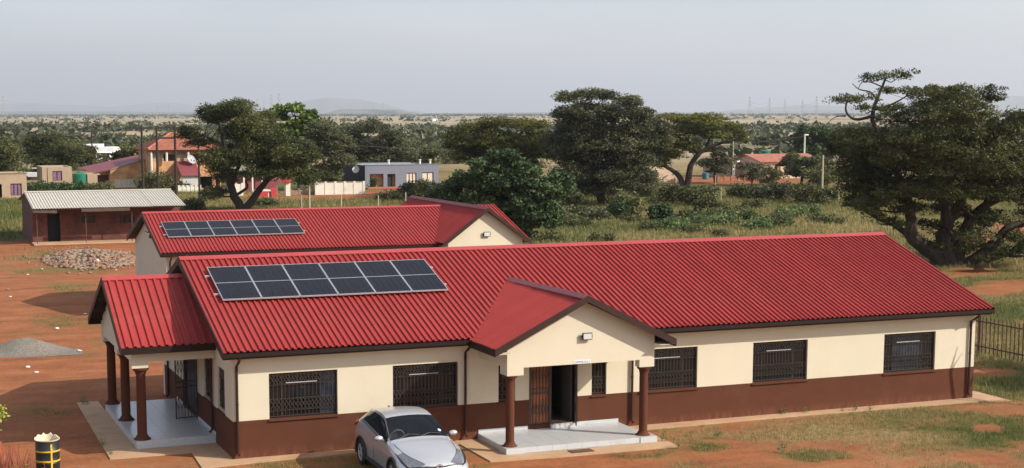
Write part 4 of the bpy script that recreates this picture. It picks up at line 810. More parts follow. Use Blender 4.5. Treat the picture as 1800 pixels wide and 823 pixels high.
def slabwall(parent, x0, x1, y0, y1, z0, z1, m_, ops=(), name='wall', thick=.2):
    """front wall facing -y with openings (x0,x1,z0,z1), plus side and rear walls"""
    wall_with_openings(parent, 'x', y0, thick, x0, x1, z0, z1, list(ops), -9, m_, m_, name)
    MB().box((x0, y0+thick, z0), (x0+thick, y1, z1)).build(name, M[m_], parent)
    MB().box((x1-thick, y0+thick, z0), (x1, y1, z1)).build(name, M[m_], parent)
    MB().box((x0+thick, y1-thick, z0), (x1-thick, y1, z1)).build(name, M[m_], parent)
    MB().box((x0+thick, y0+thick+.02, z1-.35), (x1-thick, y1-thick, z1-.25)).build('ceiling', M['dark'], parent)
def simple_window(parent, x0, x1, z0, z1, y, pane='glass', nx=2, frame='frame', nz=1):
    fr = MB(); t = .05
    fr.box((x0, y+.05, z0), (x0+t, y+.1, z1)).box((x1-t, y+.05, z0), (x1, y+.1, z1)).box((x0+t, y+.05, z0), (x1-t, y+.1, z0+t)).box((x0+t, y+.05, z1-t), (x1-t, y+.1, z1))
    for i in range(1, nx): q = x0+(x1-x0)*i/nx; fr.box((q-.02, y+.052, z0+t), (q+.02, y+.098, z1-t))
    f = fr.build('window', M[frame], parent)
    for i in range(nx):
        a, b = x0+(x1-x0)*i/nx+.025, x0+(x1-x0)*(i+1)/nx-.025
        MB().box((a, y+.11, z0+t), (b, y+.12, z1-t)).build('pane', M[pane], f)
    return f
# old brick building with fibre cement roof
def old_block():
    t = thing('brick_outbuilding', 'old dark brick building with pale corrugated roof and dark doorway at left', 'building')
    y0, y1 = 65., 72.0; x0 = 1.62; x1 = at3(316, 400, y0)[0]; zt = 2.45
    ops = [(2.55, 3.35, .0, 1.95), (4.62, 5.62, 1.22, 1.78), (7.12, 8.15, 1.15, 1.75)]
    slabwall(t, x0, x1, y0, y1, 0, zt, 'brick', ops)
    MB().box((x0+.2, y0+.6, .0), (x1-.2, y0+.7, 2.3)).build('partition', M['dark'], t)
    for o in ops[1:]: simple_window(t, *o, y0)
    rz, ry, ez, ey = 3.12, 68.5, 2.33, 63.2; xa, xb = at3(57, 368, ey)[0], at3(327, 360, ey)[0]
    for x in (x0, x1-.2): MB().prism([(x, y0, zt), (x, y1, zt), (x, ry, rz-.08)], (.2, 0, 0)).build('gable_wall', M['brick'], t)
    u = np.array([0, ry-ey, rz-ez]); l = np.linalg.norm(u); u = u/l
    rf = MB().prism([(xa+.05, ey+.1, ez-.02), (xa+.05, ry, rz-.03), (xa+.05, ry, rz-.08), (xa+.05, ey+.1, ez-.07)], (xb-xa-.1, 0, 0)).build('roof', M['steel'], t)
    roof_plane(rf, (xa, ey, ez), (1, 0, 0), u, xb-xa, l, pitch=.177, h=.055, per=6, m_=M['asb'], round_=True, jit=.015)
    roof_plane(rf, (xa, 2*ry-ey, ez), (1, 0, 0), u*[1, -1, 1], xb-xa, l, pitch=.177, h=.055, per=6, m_=M['asb'], round_=True)
    ridge_cap('ridge_cap', (xa, ry, rz+.06), (xb, ry, rz+.06), -u, -u*[1, -1, 1], .2, M['asb'], rf)
    a = at3(143, 369, ey-.02); b = at3(228, 365, ey-.02); MB().box((a[0], ey-.02, ez-.24), (b[0], ey+.01, ez-.03)).build('fascia_board', M['barkp'], t)
    fb = MB().prism([(xa, ey-.02, ez-.22), (xa+1.5, ey-.02, ez-.30), (xa+1.5, ey-.02, ez-.10), (xa, ey-.02, ez-.08)], (0, .03, 0)).build('fascia_board', M['barkp'], t)
    for u_ in (66, 152, 233): 
        x = at3(u_, 428, ey+.4)[0]; MB().tube([(x, ey+.4, 0), (x, ey+.4, ez+.0)], .03, 6).build('veranda_post', M['steel'], t)
    MB().box((x0-.1, 63.3, 0.01), (x1+.1, y0-.003, .10)).build('veranda_slab', M['conc'], t)
old_block()
# flat roofed beige house cut by the left edge
def flat_house(uL, uR, vb, vt, depth_, m_, label, wins_=(), name='small_house', parapet=None, sideY=None):
    B = at(uL if uL > 0 else 0, vb); Y = B[1]; x0, x1 = at3(uL, vb, Y)[0], at3(uR, vb, Y)[0]; zt = at3(max(uL, 0), vt, Y)[2]
    t = thing(name, label, 'house'); ops = []
    for (a, b, c, d, pane, nx) in wins_:
        ops.append((at3(a, c, Y)[0], at3(b, c, Y)[0], max(.02, at3(a, d, Y)[2]), at3(a, c, Y)[2], pane, nx))
    slabwall(t, x0, x1, Y, Y+depth_, 0, zt, m_, [o[:4] for o in ops])
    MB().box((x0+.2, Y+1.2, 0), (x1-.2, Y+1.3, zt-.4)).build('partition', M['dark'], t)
    MB().box((x0+.21, Y+.21, zt-.24), (x1-.21, Y+depth_-.21, zt-.12)).build('roof', M['skyblock'], t)
    for o in ops:
        if o[4]: simple_window(t, *o[:4], Y, o[4], o[5])
    return t, Y, x0, x1, zt
t, Y, x0, x1, zt = flat_house(-40, 48, 350, 306, 6, 'beige', 'flat roofed brown brick house with mauve curtain, cut by the left edge', [(-6, 3, 324, 349, None, 1), (18, 38, 323, 344, 'purple', 3)])
MB().box((x0-.05, Y-.05, zt+.0), (x1+.05, Y+.15, zt+.10)).build('coping', M['rock1'], t)
t, Y, x0, x1, zt = flat_house(75, 127, 326, 294, 6, 'beige', 'tiny flat roofed beige house with a dark window beside the green tank', [(92, 109, 301, 318, 'purple', 2)])
t, Y, x0, x1, zt = flat_house(154, 176, 322, 306, 4, 'beige', 'low beige outhouse squeezed between the green tank and the orange brick house', [])
# blue grey house
t, Y, x0, x1, zt = flat_house(642, 771, 331, 291, 9, 'bluegrey', 'long flat roofed blue grey house with open veranda bays, beyond the rear roof',
    [(650, 674, 306, 330, None, 1), (681, 695, 306, 329, None, 1), (714, 732, 304, 323, 'curtain', 3), (742, 762, 303, 320, 'curtain', 2)])
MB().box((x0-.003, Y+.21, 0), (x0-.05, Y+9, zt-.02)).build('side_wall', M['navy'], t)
MB().box((x0+.3, Y+.5, 0), (x0+4.0, Y+.6, zt-.4)).build('veranda_wall', M['orangebrick'], t)
MB().box((x0-.05, Y-.05, zt), (x1+.05, Y+.2, zt+.08)).build('coping', M['bluegrey'], t)
MB().box((x0+2.6, Y+.35, .02), (x0+3.3, Y+.45, 2.)).build('door', M['dark'], t)
for u_ in (683, 738, 756): x = at3(u_, 285, Y+2)[0]; MB().lathe((x, Y+2, zt-.2), [(.12, 0), (.12, .65), (.18, .66), (.18, .74)], 8).build('vent_pipe', M['offwhite'], t)
MB().box((x0-.4, Y-2.2, 0.0), (x1, Y-.003, .12)).build('veranda_slab', M['terra'], t)
sd_ = at3(622, 297, Y+4.2); tt = thing('satellite_dish', 'round white satellite dish on the dark side wall of the blue grey house', 'satellite dish', (x0-.06, Y+2.4, sd_[2]+.0), 0)
d = MB().lathe((0, 0, 0), [(.02, -.12), (.2, -.10), (.36, -.04), (.42, .02), (.40, .03), (.34, -.02), (.18, -.07), (.02, -.09)], 14).build('dish', M['white'], tt, smooth=True); d.rotation_euler = (rad(75), 0, rad(-35)); d.location = (-.35, -.25, 0)
MB().tube([(0, 0, 0), (-.3, -.2, 0)], .025, 5).build('arm', M['skyblock'], tt)
# two storey orange house with hipped terracotta roof
def big_house():
    t = thing('two_storey_house', 'two storey orange brick house with hipped terracotta tile roof at left', 'house')
    B = at(360, 333); Y = B[1]; X = lambda u: at3(u, 300, Y)[0]; Z = lambda v: at3(320, v, Y)[2]
    x0, x1 = X(268), X(388); ze = Z(262); zr = Z(239)
    ops = [(X(288), X(308), Z(283), Z(271)), (X(334), X(350), Z(283), Z(271)), (X(348), X(372), Z(333)+.1, Z(311)), (X(379), X(386), Z(333)+.1, Z(311))]
    slabwall(t, x0, x1, Y, Y+9, 0, ze, 'orangebrick', ops)
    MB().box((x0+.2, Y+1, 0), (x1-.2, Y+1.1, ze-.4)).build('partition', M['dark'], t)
    MB().box((x0-.01, Y-.02, Z(283)), (X(287), Y-.001, ze)).box((X(309), Y-.02, Z(283)), (X(333), Y-.001, ze)).build('upper_plaster', M['beige'], t)['kind'] = 'stuff'
    for o in ops[:2]: simple_window(t, *o, Y)
    a, b, c, d = (x0-.6, Y-.7, ze-.05), (x1+.6, Y-.7, ze-.05), (x1+.6, Y+9.7, ze-.05), (x0-.6, Y+9.7, ze-.05); xm = (x0+x1)/2; e, f = (xm-.9, Y+4.5, zr+.15), (xm+.9, Y+4.5, zr+.15)
    rf = MB().add([a, b, c, d, e, f], [(0, 1, 5, 4), (1, 2, 5), (2, 3, 4, 5), (3, 0, 4), (3, 2, 1, 0)]).build('roof', M['terra'], t)
    st = MB()   # tile courses following the front slope
    for k in range(1, 17):
        s = k/17; z = ze-.05+(zr+.2-ze)*s; l_ = x0-.6+(xm-.9-x0+.6)*s; r_ = x1+.6+(xm+.9-x1-.6)*s; y = Y-.7+5.2*s; st.box((l_, y-.04, z-.02), (r_, y+.05, z+.07))
        y0_, y1_ = Y-.7+5.2*s, Y+9.7-5.2*s; st.box((l_-.04, y0_, z-.02), (l_+.05, y1_, z+.07)).box((r_-.05, y0_, z-.02), (r_+.04, y1_, z+.07))
    o = st.build('tile_courses', M['terra'], rf); o['kind'] = 'stuff'
    for (p, q) in ((a, e), (b, f), (e, f)): MB().tube([np.array(p)+[0, 0, .08], np.array(q)+[0, 0, .1]], .12, 6).build('ridge_tile', M['terra'], rf)
    MB().box((x0-.6, Y-.72, ze-.25), (x1+.6, Y-.68, ze-.05)).build('fascia', M['trim2'], t)
    for u_ in (265, 292, 330): MB().lathe((X(u_), Y-.5, 0 if u_ < 270 else Z(283)), [(.13, 0), (.13, ze-(.3 if u_ < 270 else .3)-(0 if u_ < 270 else Z(283)))], 8).build('veranda_column', M['offwhite'], t)
    # lower lean-to roof in maroon
    zl, zh = Z(306), Z(283); l0, l1 = X(308), X(342)
    lr_ = MB().prism([(l0, Y-3.6, zl), (l0, Y-.03, zh), (l0, Y-.03, zh-.1), (l0, Y-3.6, zl-.1)], (l1-l0, 0, 0)).build('porch_roof', M['maroon'], t)
    MB().box((l0+.1, Y-3.3, 0), (l1-.1, Y-3.1, zl)).build('porch_wall', M['offwhite'], t)
    for x in (X(346), X(374)): MB().box((x-.15, Y-.4, 0), (x+.15, Y-.003, Z(311))).build('pillar', M['orangebrick'], t)
    g = MB(); 
    for i in range(24): x = l0+.2+(l1-l0-.4)*i/23; g.box((x-.02, Y-3.34, Z(326)), (x+.02, Y-3.305, Z(310)))
    o = g.build('window_bars', M['white'], t); o['kind'] = 'stuff'
    return Y, X, Z, l0
Yb, Xb, Zb, l0b = big_house()
tt = thing('satellite_dish', 'satellite dish standing on the maroon porch roof of the two storey house', 'satellite dish', (Xb(333), Yb-1.2, Zb(292)), 0)
d = MB().lathe((0, 0, 0), [(.02, -.12), (.3, -.10), (.5, -.03), (.56, .04), (.54, .05), (.46, -.01), (.25, -.07), (.02, -.09)], 14).build('dish', M['skyblock'], tt, smooth=True); d.rotation_euler = (rad(60), 0, rad(30)); d.location = (0, 0, .75)
MB().tube([(0, 0, -.2), (0, 0, .75)], .04, 6).build('mast', M['bar'], tt)
# single storey orange house with maroon mono pitch roof
def orange_house():
    t = thing('brick_house', 'low orange brick house with maroon roof and barred white windows, behind the round bush', 'house')
    Y = at(230, 332)[1]; X = lambda u: at3(u, 300, Y)[0]; Z = lambda v: at3(230, v, Y)[2]
    x0, x1 = X(194), X(268); zl, zh = Z(299), Z(279)
    MB().prism([(x0, Y, 0), (X(202), Y, 0), (X(202), Y, Z(315)), (X(248), Y, Z(315)), (X(248), Y, 0), (x1, Y, 0), (x1, Y, zh), (x0, Y, zl)], (0, .2, 0)).build('front_wall', M['orangebrick'], t)
    MB().box((X(202), Y, 0), (X(248), Y+.2, Z(329))).build('front_wall', M['orangebrick'], t)
    simple_window(t, X(202), X(248), Z(329), Z(315), Y-.04, 'curtain', 6, 'white')
    MB().box((x0, Y+.2, 0), (x0+.2, Y+8, zl-.02)).box((x1-.2, Y+.2, 0), (x1, Y+8, zh-.02)).build('side_wall', M['orangebrick'], t)
    MB().prism([(x0, Y-.06, zl+.01), (x1, Y-.06, zh+.01), (x1, Y-.06, zh+.14), (x0, Y-.06, zl+.14)], (0, .26, 0)).build('parapet_cap', M['rock1'], t)
    xl = X(170)
    MB().add([(xl, Y+1, Z(303)), (x0, Y+.3, zl+.02), (x1, Y+.3, zh+.02), (x1+1.2, Y+9, zh+.45), (xl-1.0, Y+9, Z(303)+.25), (xl, Y+1, Z(303)-.1), (x0, Y+.3, zl-.08), (x1, Y+.3, zh-.08)], [(0, 1, 2, 3, 4), (0, 5, 6, 1), (1, 6, 7, 2)]).build('roof', M['maroon'], t)
    MB().box((xl+.3, Y+1.6, 0), (x0-.003, Y+1.8, Z(308))).build('garage_wall', M['brick'], t)
    MB().tube([(X(250), Y-.1, 0), (X(250), Y-.1, Z(283))], .06, 6).build('downpipe', M['trim2'], t)
    MB().add([(X(262), Y+.6, Z(281)), (X(342), Y+.6, Z(290)), (X(342), Y+4, Z(281)), (X(262), Y+4, Z(278))], [(0, 1, 2, 3)]).build('link_roof', M['maroon'], t)
orange_house()
def yard_wall(u0, u1, vb, vt, label, m_='offwhite', np_=6, slots=False, name='garden_wall', Yv=None):
    Y = at(u0, vb)[1]; x0, x1 = at3(u0, vb, Y)[0], at3(u1, vb, Y)[0]; zt = at3(u0, vt, Y)[2]; t = thing(name, label, 'wall', (x0, Y, 0))
    n = np_; w = (x1-x0)/n
    for i in range(n): MB().box((i*w+.12, .04, 0), ((i+1)*w-.12, .16, zt)).build('wall_panel', M[m_], t)
    for i in range(n+1): MB().box((i*w-.115, 0, 0), (i*w+.115, .2, zt+.12)).build('pillar', M[m_], t)
    if slots:
        for i in range(n): MB().box((i*w+.12, .02, zt+.003), ((i+1)*w-.12, .18, zt+.10)).build('coping', M['rock1'], t)
    return t
yard_wall(315, 352, 338, 328, 'cream baluster garden wall in front of the two storey house', np_=5, slots=True)
yard_wall(556, 640, 343, 322, 'pale panelled yard wall with dark posts, left of the blue grey house', np_=5, slots=True)
yard_wall(405, 426, 345, 324, 'short off white wall seen between the trunks of the forked tree', np_=2)
yard_wall(512, 555, 343, 335, 'low pale wall joining the gate pillar and the panelled wall', 'rock1', 3)
# red roofed gate shelter and red stall
Y = at(500, 345)[1]; X = lambda u: at3(u, 300, Y)[0]; Z = lambda v: at3(500, v, Y)[2]
t = thing('gate_shelter', 'gate shelter with thin bright red canopy on a pale pillar, right of the forked tree', 'shelter')
MB().box((X(502), Y, 0), (X(510), Y+.6, Z(319))).build('pillar', M['offwhite'], t); MB().prism([(X(488), Y-.3, Z(319.5)), (X(512), Y-.3, Z(319.5)), (X(511), Y-.3, Z(314.5)), (X(495), Y-.3, Z(316))], (0, 1.6, 0)).build('canopy', M['redp'], t)
MB().box((X(489), Y+.8, 0), (X(491), Y+.95, Z(319.5))).build('post', M['offwhite'], t)
t = thing('market_stall', 'bright red stall with pale counter frame under the forked tree', 'stall')
Y = at(450, 349)[1]; X = lambda u: at3(u, 300, Y)[0]; Z = lambda v: at3(450, v, Y)[2]
MB().box((X(452), Y, Z(346)), (X(470), Y+.8, Z(337))).build('counter', M['redp'], t); MB().box((X(450), Y-.05, Z(336.8)), (X(475), Y+.9, Z(334))).build('counter_top', M['offwhite'], t)
MB().box((X(476), Y, 0), (X(485), Y+.9, Z(332))).build('side_panel', M['redp'], t)
for u_ in (450.6, 471): MB().box((X(u_), Y+.1, 0), (X(u_+1.5), Y+.3, Z(337))).build('leg', M['offwhite'], t)
t = thing('shop_building', 'maroon walled shop with pale posts hidden behind the forked tree', 'building')
Y = at(440, 338)[1]; X = lambda u: at3(u, 300, Y)[0]; Z = lambda v: at3(440, v, Y)[2]
slabwall(t, X(424), X(488), Y, Y+5, 0, Z(302), 'maroon', []); MB().box((X(423), Y-1, Z(302)+.003), (X(489), Y+5, Z(300))).build('roof', M['skyblock'], t)
for u_ in (426, 441, 458): MB().box((X(u_)-.08, Y-.7, 0), (X(u_)+.08, Y-.55, Z(302))).build('post', M['offwhite'], t)
# pink / peach houses at right
def gable_house(uL, uR, vb, ve, vr, label, m_, roof_m, d=7, name='gabled_house', ops_=(), ov=.4):
    Y = at(uL, vb)[1]; X = lambda u: at3(u, vb, Y)[0]; Z = lambda v: at3(uL, v, Y)[2]; x0, x1 = X(uL), X(uR); t = thing(name, label, 'house')
    ops = [(X(a), X(b), max(Z(d_), .02), Z(c), p) for a, b, c, d_, p in ops_]; slabwall(t, x0, x1, Y, Y+d, 0, Z(ve), m_, [o[:4] for o in ops])
    MB().box((x0+.2, Y+1.2, 0), (x1-.2, Y+1.3, Z(ve)-.4)).build('partition', M['dark'], t)
    for o in ops:
        if o[4]: simple_window(t, *o[:4], Y, o[4], 2, 'white')
    ze, zr = Z(ve), Z(vr); ym = Y+d/2
    MB().prism([(x0-ov, Y-ov, ze-.02), (x0-ov, ym, zr), (x0-ov, Y+d+ov, ze-.02), (x0-ov, Y+d+ov, ze-.10), (x0-ov, ym, zr-.1), (x0-ov, Y-ov, ze-.10)], (x1-x0+2*ov, 0, 0)).build('roof', M[roof_m], t)
    for x in (x0, x1-.2): MB().prism([(x, Y, ze), (x, Y+d, ze), (x, ym, zr-.12)], (.2, 0, 0)).build('gable_wall', M[m_], t)
    return t, Y, X, Z
def peach_house():   # gable facing the camera
    t = thing('gabled_house', 'peach house with its plain gable end seen under the umbrella thorn', 'house'); Y = at(1165, 322)[1]; X = lambda u: at3(u, 320, Y)[0]; Z = lambda v: at3(1165, v, Y)[2]
    x0, x1 = X(1128), X(1190); xm = (x0+x1)/2
    MB().prism([(x0, Y, 0), (x1, Y, 0), (x1, Y, Z(302)), (xm, Y, Z(284)), (x0, Y, Z(302))], (0, .2, 0)).build('gable_wall', M['peach'], t)
    MB().box((x0, Y+.2, 0), (x0+.2, Y+9, Z(303))).build('wall', M['peach'], t); MB().box((x1-.2, Y+.2, 0), (x1, Y+9, Z(303))).build('wall', M['peach'], t)
    MB().prism([(x0-.3, Y-.1, Z(304)), (xm, Y-.1, Z(284)), (x1+.3, Y-.1, Z(304)), (x1+.3, Y-.1, Z(302.5)), (xm, Y-.1, Z(282.5)), (x0-.3, Y-.1, Z(302.5))], (0, 9.2, 0)).build('roof', M['offwhite'], t)
    simple_window(t, X(1144), X(1156), Z(312), Z(298), Y-.13, 'glass', 2, 'white')
    MB().box((X(1198), Y+2, 0), (X(1208), Y+6, Z(300))).build('outhouse', M['offwhite'], t)
peach_house()
t, Y, X, Z = gable_house(1338, 1440, 314, 284, 272, 'pink house with dull red roof, half hidden behind thorn trees at right', 'peach', 'terra', ops_=[(1344, 1354, 290, 303, 'curtain'), (1362, 1367, 289, 313, None), (1396, 1408, 292, 304, 'curtain')])
MB().box((X(1369), Y-.1, 0), (X(1371.5), Y-.003, Z(286))).build('pillar', M['terra'], t)
t, Y, X, Z = gable_house(1284, 1334, 312, 288, 278, 'low mauve grey house wing left of the pink house', 'beige', 'maroon', ops_=[(1283.8, 1290, 290, 312, None)])
MB().box((X(1278), Y-1.5, 0), (X(1281), Y-1.2, Z(281))).box((X(1281), Y-1.5, Z(284.5)), (X(1289), Y-1.2, Z(281))).build('white_porch_frame', M['white'], t)
yard_wall(1262, 1345, 320, 311, 'low red brown boundary wall in front of the pink house', 'rock2', 7)
def tank(u, v, r_px, h_px, label, m_='green', z=0., name='water_tank', lid=True):
    B = at(u, v) if z == 0 else at(u, v, 2, z); k = CF/dep(B); r, h = r_px/k, h_px/k; t = thing(name, label, 'water tank', tuple(B))
    prof = [(r*.96, 0), (r, .05*h)]
    for i in range(5): z0 = (.1+.15*i)*h; prof += [(r, z0), (r*.95, z0+.03*h), (r, z0+.06*h)]
    prof += [(r, .85*h), (r*.6, .96*h), (r*.3, 1.0*h)]; MB().lathe((0, 0, 0), prof, 16).build('tank_body', M[m_], t, smooth=True); MB().lathe((0, 0, h*.99), [(r*.32, 0), (r*.32, .06*h)], 12).build('lid', M[m_], t); return t
NPER = 40
tree('sparse brownish thorn tree in front of the mauve grey wing', (1322, 326), [(1312, 292, 22, 12), (1334, 300, 20, 14), (1322, 310, 26, 10)], [([(1322, 326), (1322, 305), (1316, 290)], .12, .05)], 'grey', 'barkp', n=2600, size=.13, sub_r=.6)
tree('sparse thorn bush tree standing before the pink house window', (1356, 330), [(1352, 300, 16, 12), (1364, 308, 16, 12), (1352, 318, 20, 8)], [([(1356, 330), (1356, 310), (1352, 296)], .1, .05)], 'bush', 'barkp', n=2200, size=.13, sub_r=.6)
tree('dusty green bush tree at the right end of the pink house', (1436, 330), [(1430, 306, 24, 12), (1452, 312, 22, 12), (1440, 320, 28, 8)], [([(1436, 330), (1436, 308)], .12, .05)], 'bush', 'barkp', n=3600, size=.13, sub_r=.6)
tree('thin grey green tree between the peach house and the tallest tree', (1128, 346), [(1122, 310, 20, 12), (1136, 322, 20, 12), (1126, 332, 24, 10)], [([(1128, 346), (1128, 318)], .1, .05)], 'grey', 'barkp', n=3600, size=.12, sub_r=.55)
tank(1302, 310, 5.5, 13, 'green ribbed water tank standing on the ground by the mauve grey wing')
tank(1240, 315, 6, 12, 'dark teal water drum tank at the foot of the umbrella thorn', 'teal')
tp = tank(1345, 275, 9, 11, 'wide green water tank raised on a stand behind the pink house roof', z=2.0)
st = thing('tank_stand', 'steel stand carrying the raised green tank behind the pink house', 'stand', (tp.location.x, tp.location.y, 0))
for sx in (-1, 1):
    for sy in (-1, 1): MB().box((sx*.7-.06, sy*.7-.06, 0), (sx*.7+.06, sy*.7+.06, 1.9)).build('leg', M['steel'], st)
MB().box((-.95, -.95, 1.9), (.95, .95, 1.995)).build('platform', M['steel'], st)
tank(140, 322, 12, 19, 'green water tank in the hedge right of the tiny beige house')
tank(154, 290, 5, 13, 'teal water tank left of the two white trucks', 'teal')
# trucks beyond the brick house
def truck(u, v, k_, rz, label):
    B = at(u, v); t = thing('truck', label, 'truck', tuple(B), rz, 'white trucks parked beyond the brick house')
    MB().box((-1.2, 0, 1.0), (1.2, 5.2, 3.5*k_)).build('cargo_box', M['white'], t, bevel=.04)
    MB().prism([(-1.1, -2.0, .5), (-1.1, -2.05, 1.3), (-1.1, -1.5, 2.2), (-1.1, -.1, 2.3), (-1.1, -.1, .5)], (2.2, 0, 0)).build('cab', M['white'], t, bevel=.05)
    MB().prism([(-.95, -2.03, 1.38), (-.95, -1.58, 2.12), (-.95, -1.54, 2.12), (-.95, -2.0, 1.38)], (1.9, 0, 0)).build('windscreen', M['glass'], t)
    MB().box((-1., -.1, .6), (1., 5.2, .95)).build('chassis', M['black'], t)
    for x in (-1.0, 1.0):
        for y in (-1.1, 1.0, 4.0):
            w = MB().lathe((0, 0, -.13), [(.22, 0), (.42, .01), (.45, .06), (.45, .2), (.42, .25), (.22, .26)], 14).build('wheel', M['tyre'], t); w.rotation_euler = (0, math.pi/2, 0); w.location = (x, y, .45)
    return t
truck(161, 290, .95, rad(-18), 'white box truck, left and taller of the two beyond the brick house')
truck(187, 292, .85, rad(-22), 'white box truck, right of the two beyond the brick house')
def small_car(u, v, rz, label, m_='white'):
    B = at(u, v); t = thing('parked_car', label, 'car', tuple(B), rz)
    MB().prism([(-.8, -2.1, .35), (-.8, -2.1, .8), (-.8, -1.1, .95), (-.8, 1.9, 1.0), (-.8, 2.1, .9), (-.8, 2.1, .35)], (1.6, 0, 0)).build('body', M[m_], t, bevel=.06)
    MB().prism([(-.7, -1.0, .96), (-.7, -.4, 1.42), (-.7, 1.1, 1.45), (-.7, 1.8, 1.01)], (1.4, 0, 0)).build('cabin_glass', M['glass'], t, bevel=.04)
    MB().box((-.66, -.4, 1.43), (.66, 1.1, 1.49)).build('roof', M[m_], t)
    for x in (-.78, .78):
        for y in (-1.35, 1.3):
            w = MB().lathe((0, 0, -.09), [(.16, 0), (.29, .01), (.31, .05), (.31, .14), (.29, .18), (.16, .19)], 14).build('wheel', M['tyre'], t); w.rotation_euler = (0, math.pi/2, 0); w.location = (x, y, .31)
small_car(66, 316, rad(70), 'white car parked left of the tiny beige house'); small_car(169, 298, rad(60), 'white car parked in front of the two white trucks')
# ------------------------------------------------------------------ poles, posts and wires
def pole(u, vb, vt, r, label, m_='pole', arms=(), group=None, name='utility_pole', zt=None):
    B = at(u, vb); z = at3(u, vt, B[1])[2]; t = thing(name, label, 'pole' if 'pole' in name else 'post', tuple(B), 0, group)
    MB().tube([(0, 0, 0), (0, 0, z)], [r, r*.75], 8).build('shaft', M[m_], t)
    for (a, b, dzz) in arms:
        MB().box((a, -.09, z-dzz-.09), (b, .09, z-dzz+.09)).build('crossarm', M[m_], t)
        for x in (a+.15, b-.15): MB().lathe((x, 0, z-dzz+.06), [(.04, 0), (.06, .05), (.04, .12), (.05, .16)], 6).build('insulator', M['barkp'], t)
    return t, B, z
t1, A1, z1 = pole(252, 343, 221, .15, 'wooden power pole with crossarm, left of three by the orange house', arms=[(-1.15, 1.1, .25)])
t2, A2, z2 = pole(278, 341, 221.5, .15, 'wooden power pole, middle of three, carrying the left end of the shared crossarm', arms=[(-.1, 1.9, .20), (-.1, 1.9, 1.25)])
t3, A3, z3 = pole(310, 345, 221.5, .15, 'wooden power pole, right of three, rising past the terracotta roof')
pole(351, 354, 254, .11, 'thin dark pole in front of the two storey house porch'); pole(163, 300, 229, .12, 'distant wooden pole with short crossarm above the white trucks', arms=[(-.7, .7, .2)])
pole(39, 312, 252, .10, 'thin pale pole behind the flat house at far left', 'post'); pole(544, 372, 290, .10, 'tall pale pole in the grass right of the forked tree', 'post'); pole(1445, 334, 273, .12, 'pale straight pole left of the huge thorn tree', 'post')
pole(743, 256, 236, .16, 'short pale pole standing on the plain left of the wide umbrella thorn', 'post'); pole(1362, 256, 222, .22, 'wooden pole far out on the plain above the pink house')
pole(84, 330, 296, .05, 'thin dark pole leaning at the corner of the tiny beige house'); pole(1288, 300, 236, .09, 'slender pole right of the umbrella thorn crown', 'post')
t, B, z = pole(1413, 300, 238, .14, 'white lamp post beside the dark dense round tree', 'offwhite', name='lamp_post'); MB().box((-.1, -.12, z-.02), (.55, .12, z+.16)).build('lamp_head', M['offwhite'], t)
def wire(a, b, sag, label, n=14, r=.022):
    a, b = np.array(a), np.array(b); P = [a+(b-a)*s-np.array([0, 0, 4*sag*s*(1-s)]) for s in np.linspace(0, 1, n)]; o = MB().tube(P, r, 4, False).build('power_line', M['bar']); tag(o, label, 'wire', 'power lines'); return o
pw = at(-60, 300, 1, A1[1]+30)
for i, dx in enumerate((-1.0, 0, 1.0)): wire(A1+[dx, 0, z1-.1], (pw[0]+dx, pw[1], 7.0), 1.2, 'thin power line leaving the left wooden pole towards the left edge, %s strand' % ('outer', 'middle', 'inner')[i])
wire(A1+[1., 0, z1-.1], A2+[0, 0, z2-.1], .15, 'short power line between the left and middle wooden poles'); wire(A3+[0, 0, z3-.1], at(1413, 240, 1, B[1]), 2.5, 'long power line running from the right wooden pole to the lamp post')
first = None; PG = 'pale fence posts along the field'
for (u, vb, vt) in [(1267, 355, 329), (1474, 354, 320), (1257, 330, 312), (530, 371, 350), (713, 366, 353), (600, 371, 356), (1082, 345, 330), (1150, 350, 338), (1370, 350, 334), (665, 372, 358), (1540, 356, 332), (1600, 358, 336)]:
    B = at(u, vb); z = at3(u, vt, B[1])[2]
    if first is None:
        first = thing('fence_post', 'pale wooden fence post standing in the field grass', 'post', tuple(B), 0, PG); MB().tube([(0, 0, 0), (0, 0, z)], [.06, .05], 7).build('stake', M['post'], first)
    else: dup(first, tuple(B))
# palisade fence to the right of the front block
fx, fy0, fy1 = 27.7, -3.0, 14.0; fe = thing('palisade_fence', 'rusty brown steel palisade fence beside the right end of the front block', 'fence', (fx, fy0, 0))
pm = MB().prism([(0, -.022, .05), (0, .022, .05), (0, .022, 1.30), (0, 0, 1.36), (0, -.022, 1.30)], (.012, 0, 0)).build('pale', M['steel'], fe)
for i in range(1, int((fy1-fy0)/.2)+1):
    c = pm.copy(); COL.objects.link(c); c.parent = fe; c.location = (0, i*.2, R_.uniform(-.015, .015)); c.rotation_euler = (rad(R_.uniform(-.8, .8)), 0, 0)
for z in (.25, 1.12): MB().box((.014, 0, z), (.05, fy1-fy0, z+.045)).build('rail', M['steel'], fe)
for i in range(8): MB().box((.052, i*2.4-.035, 0), (.11, i*2.4+.035, 1.45)).build('post', M['steel'], fe)
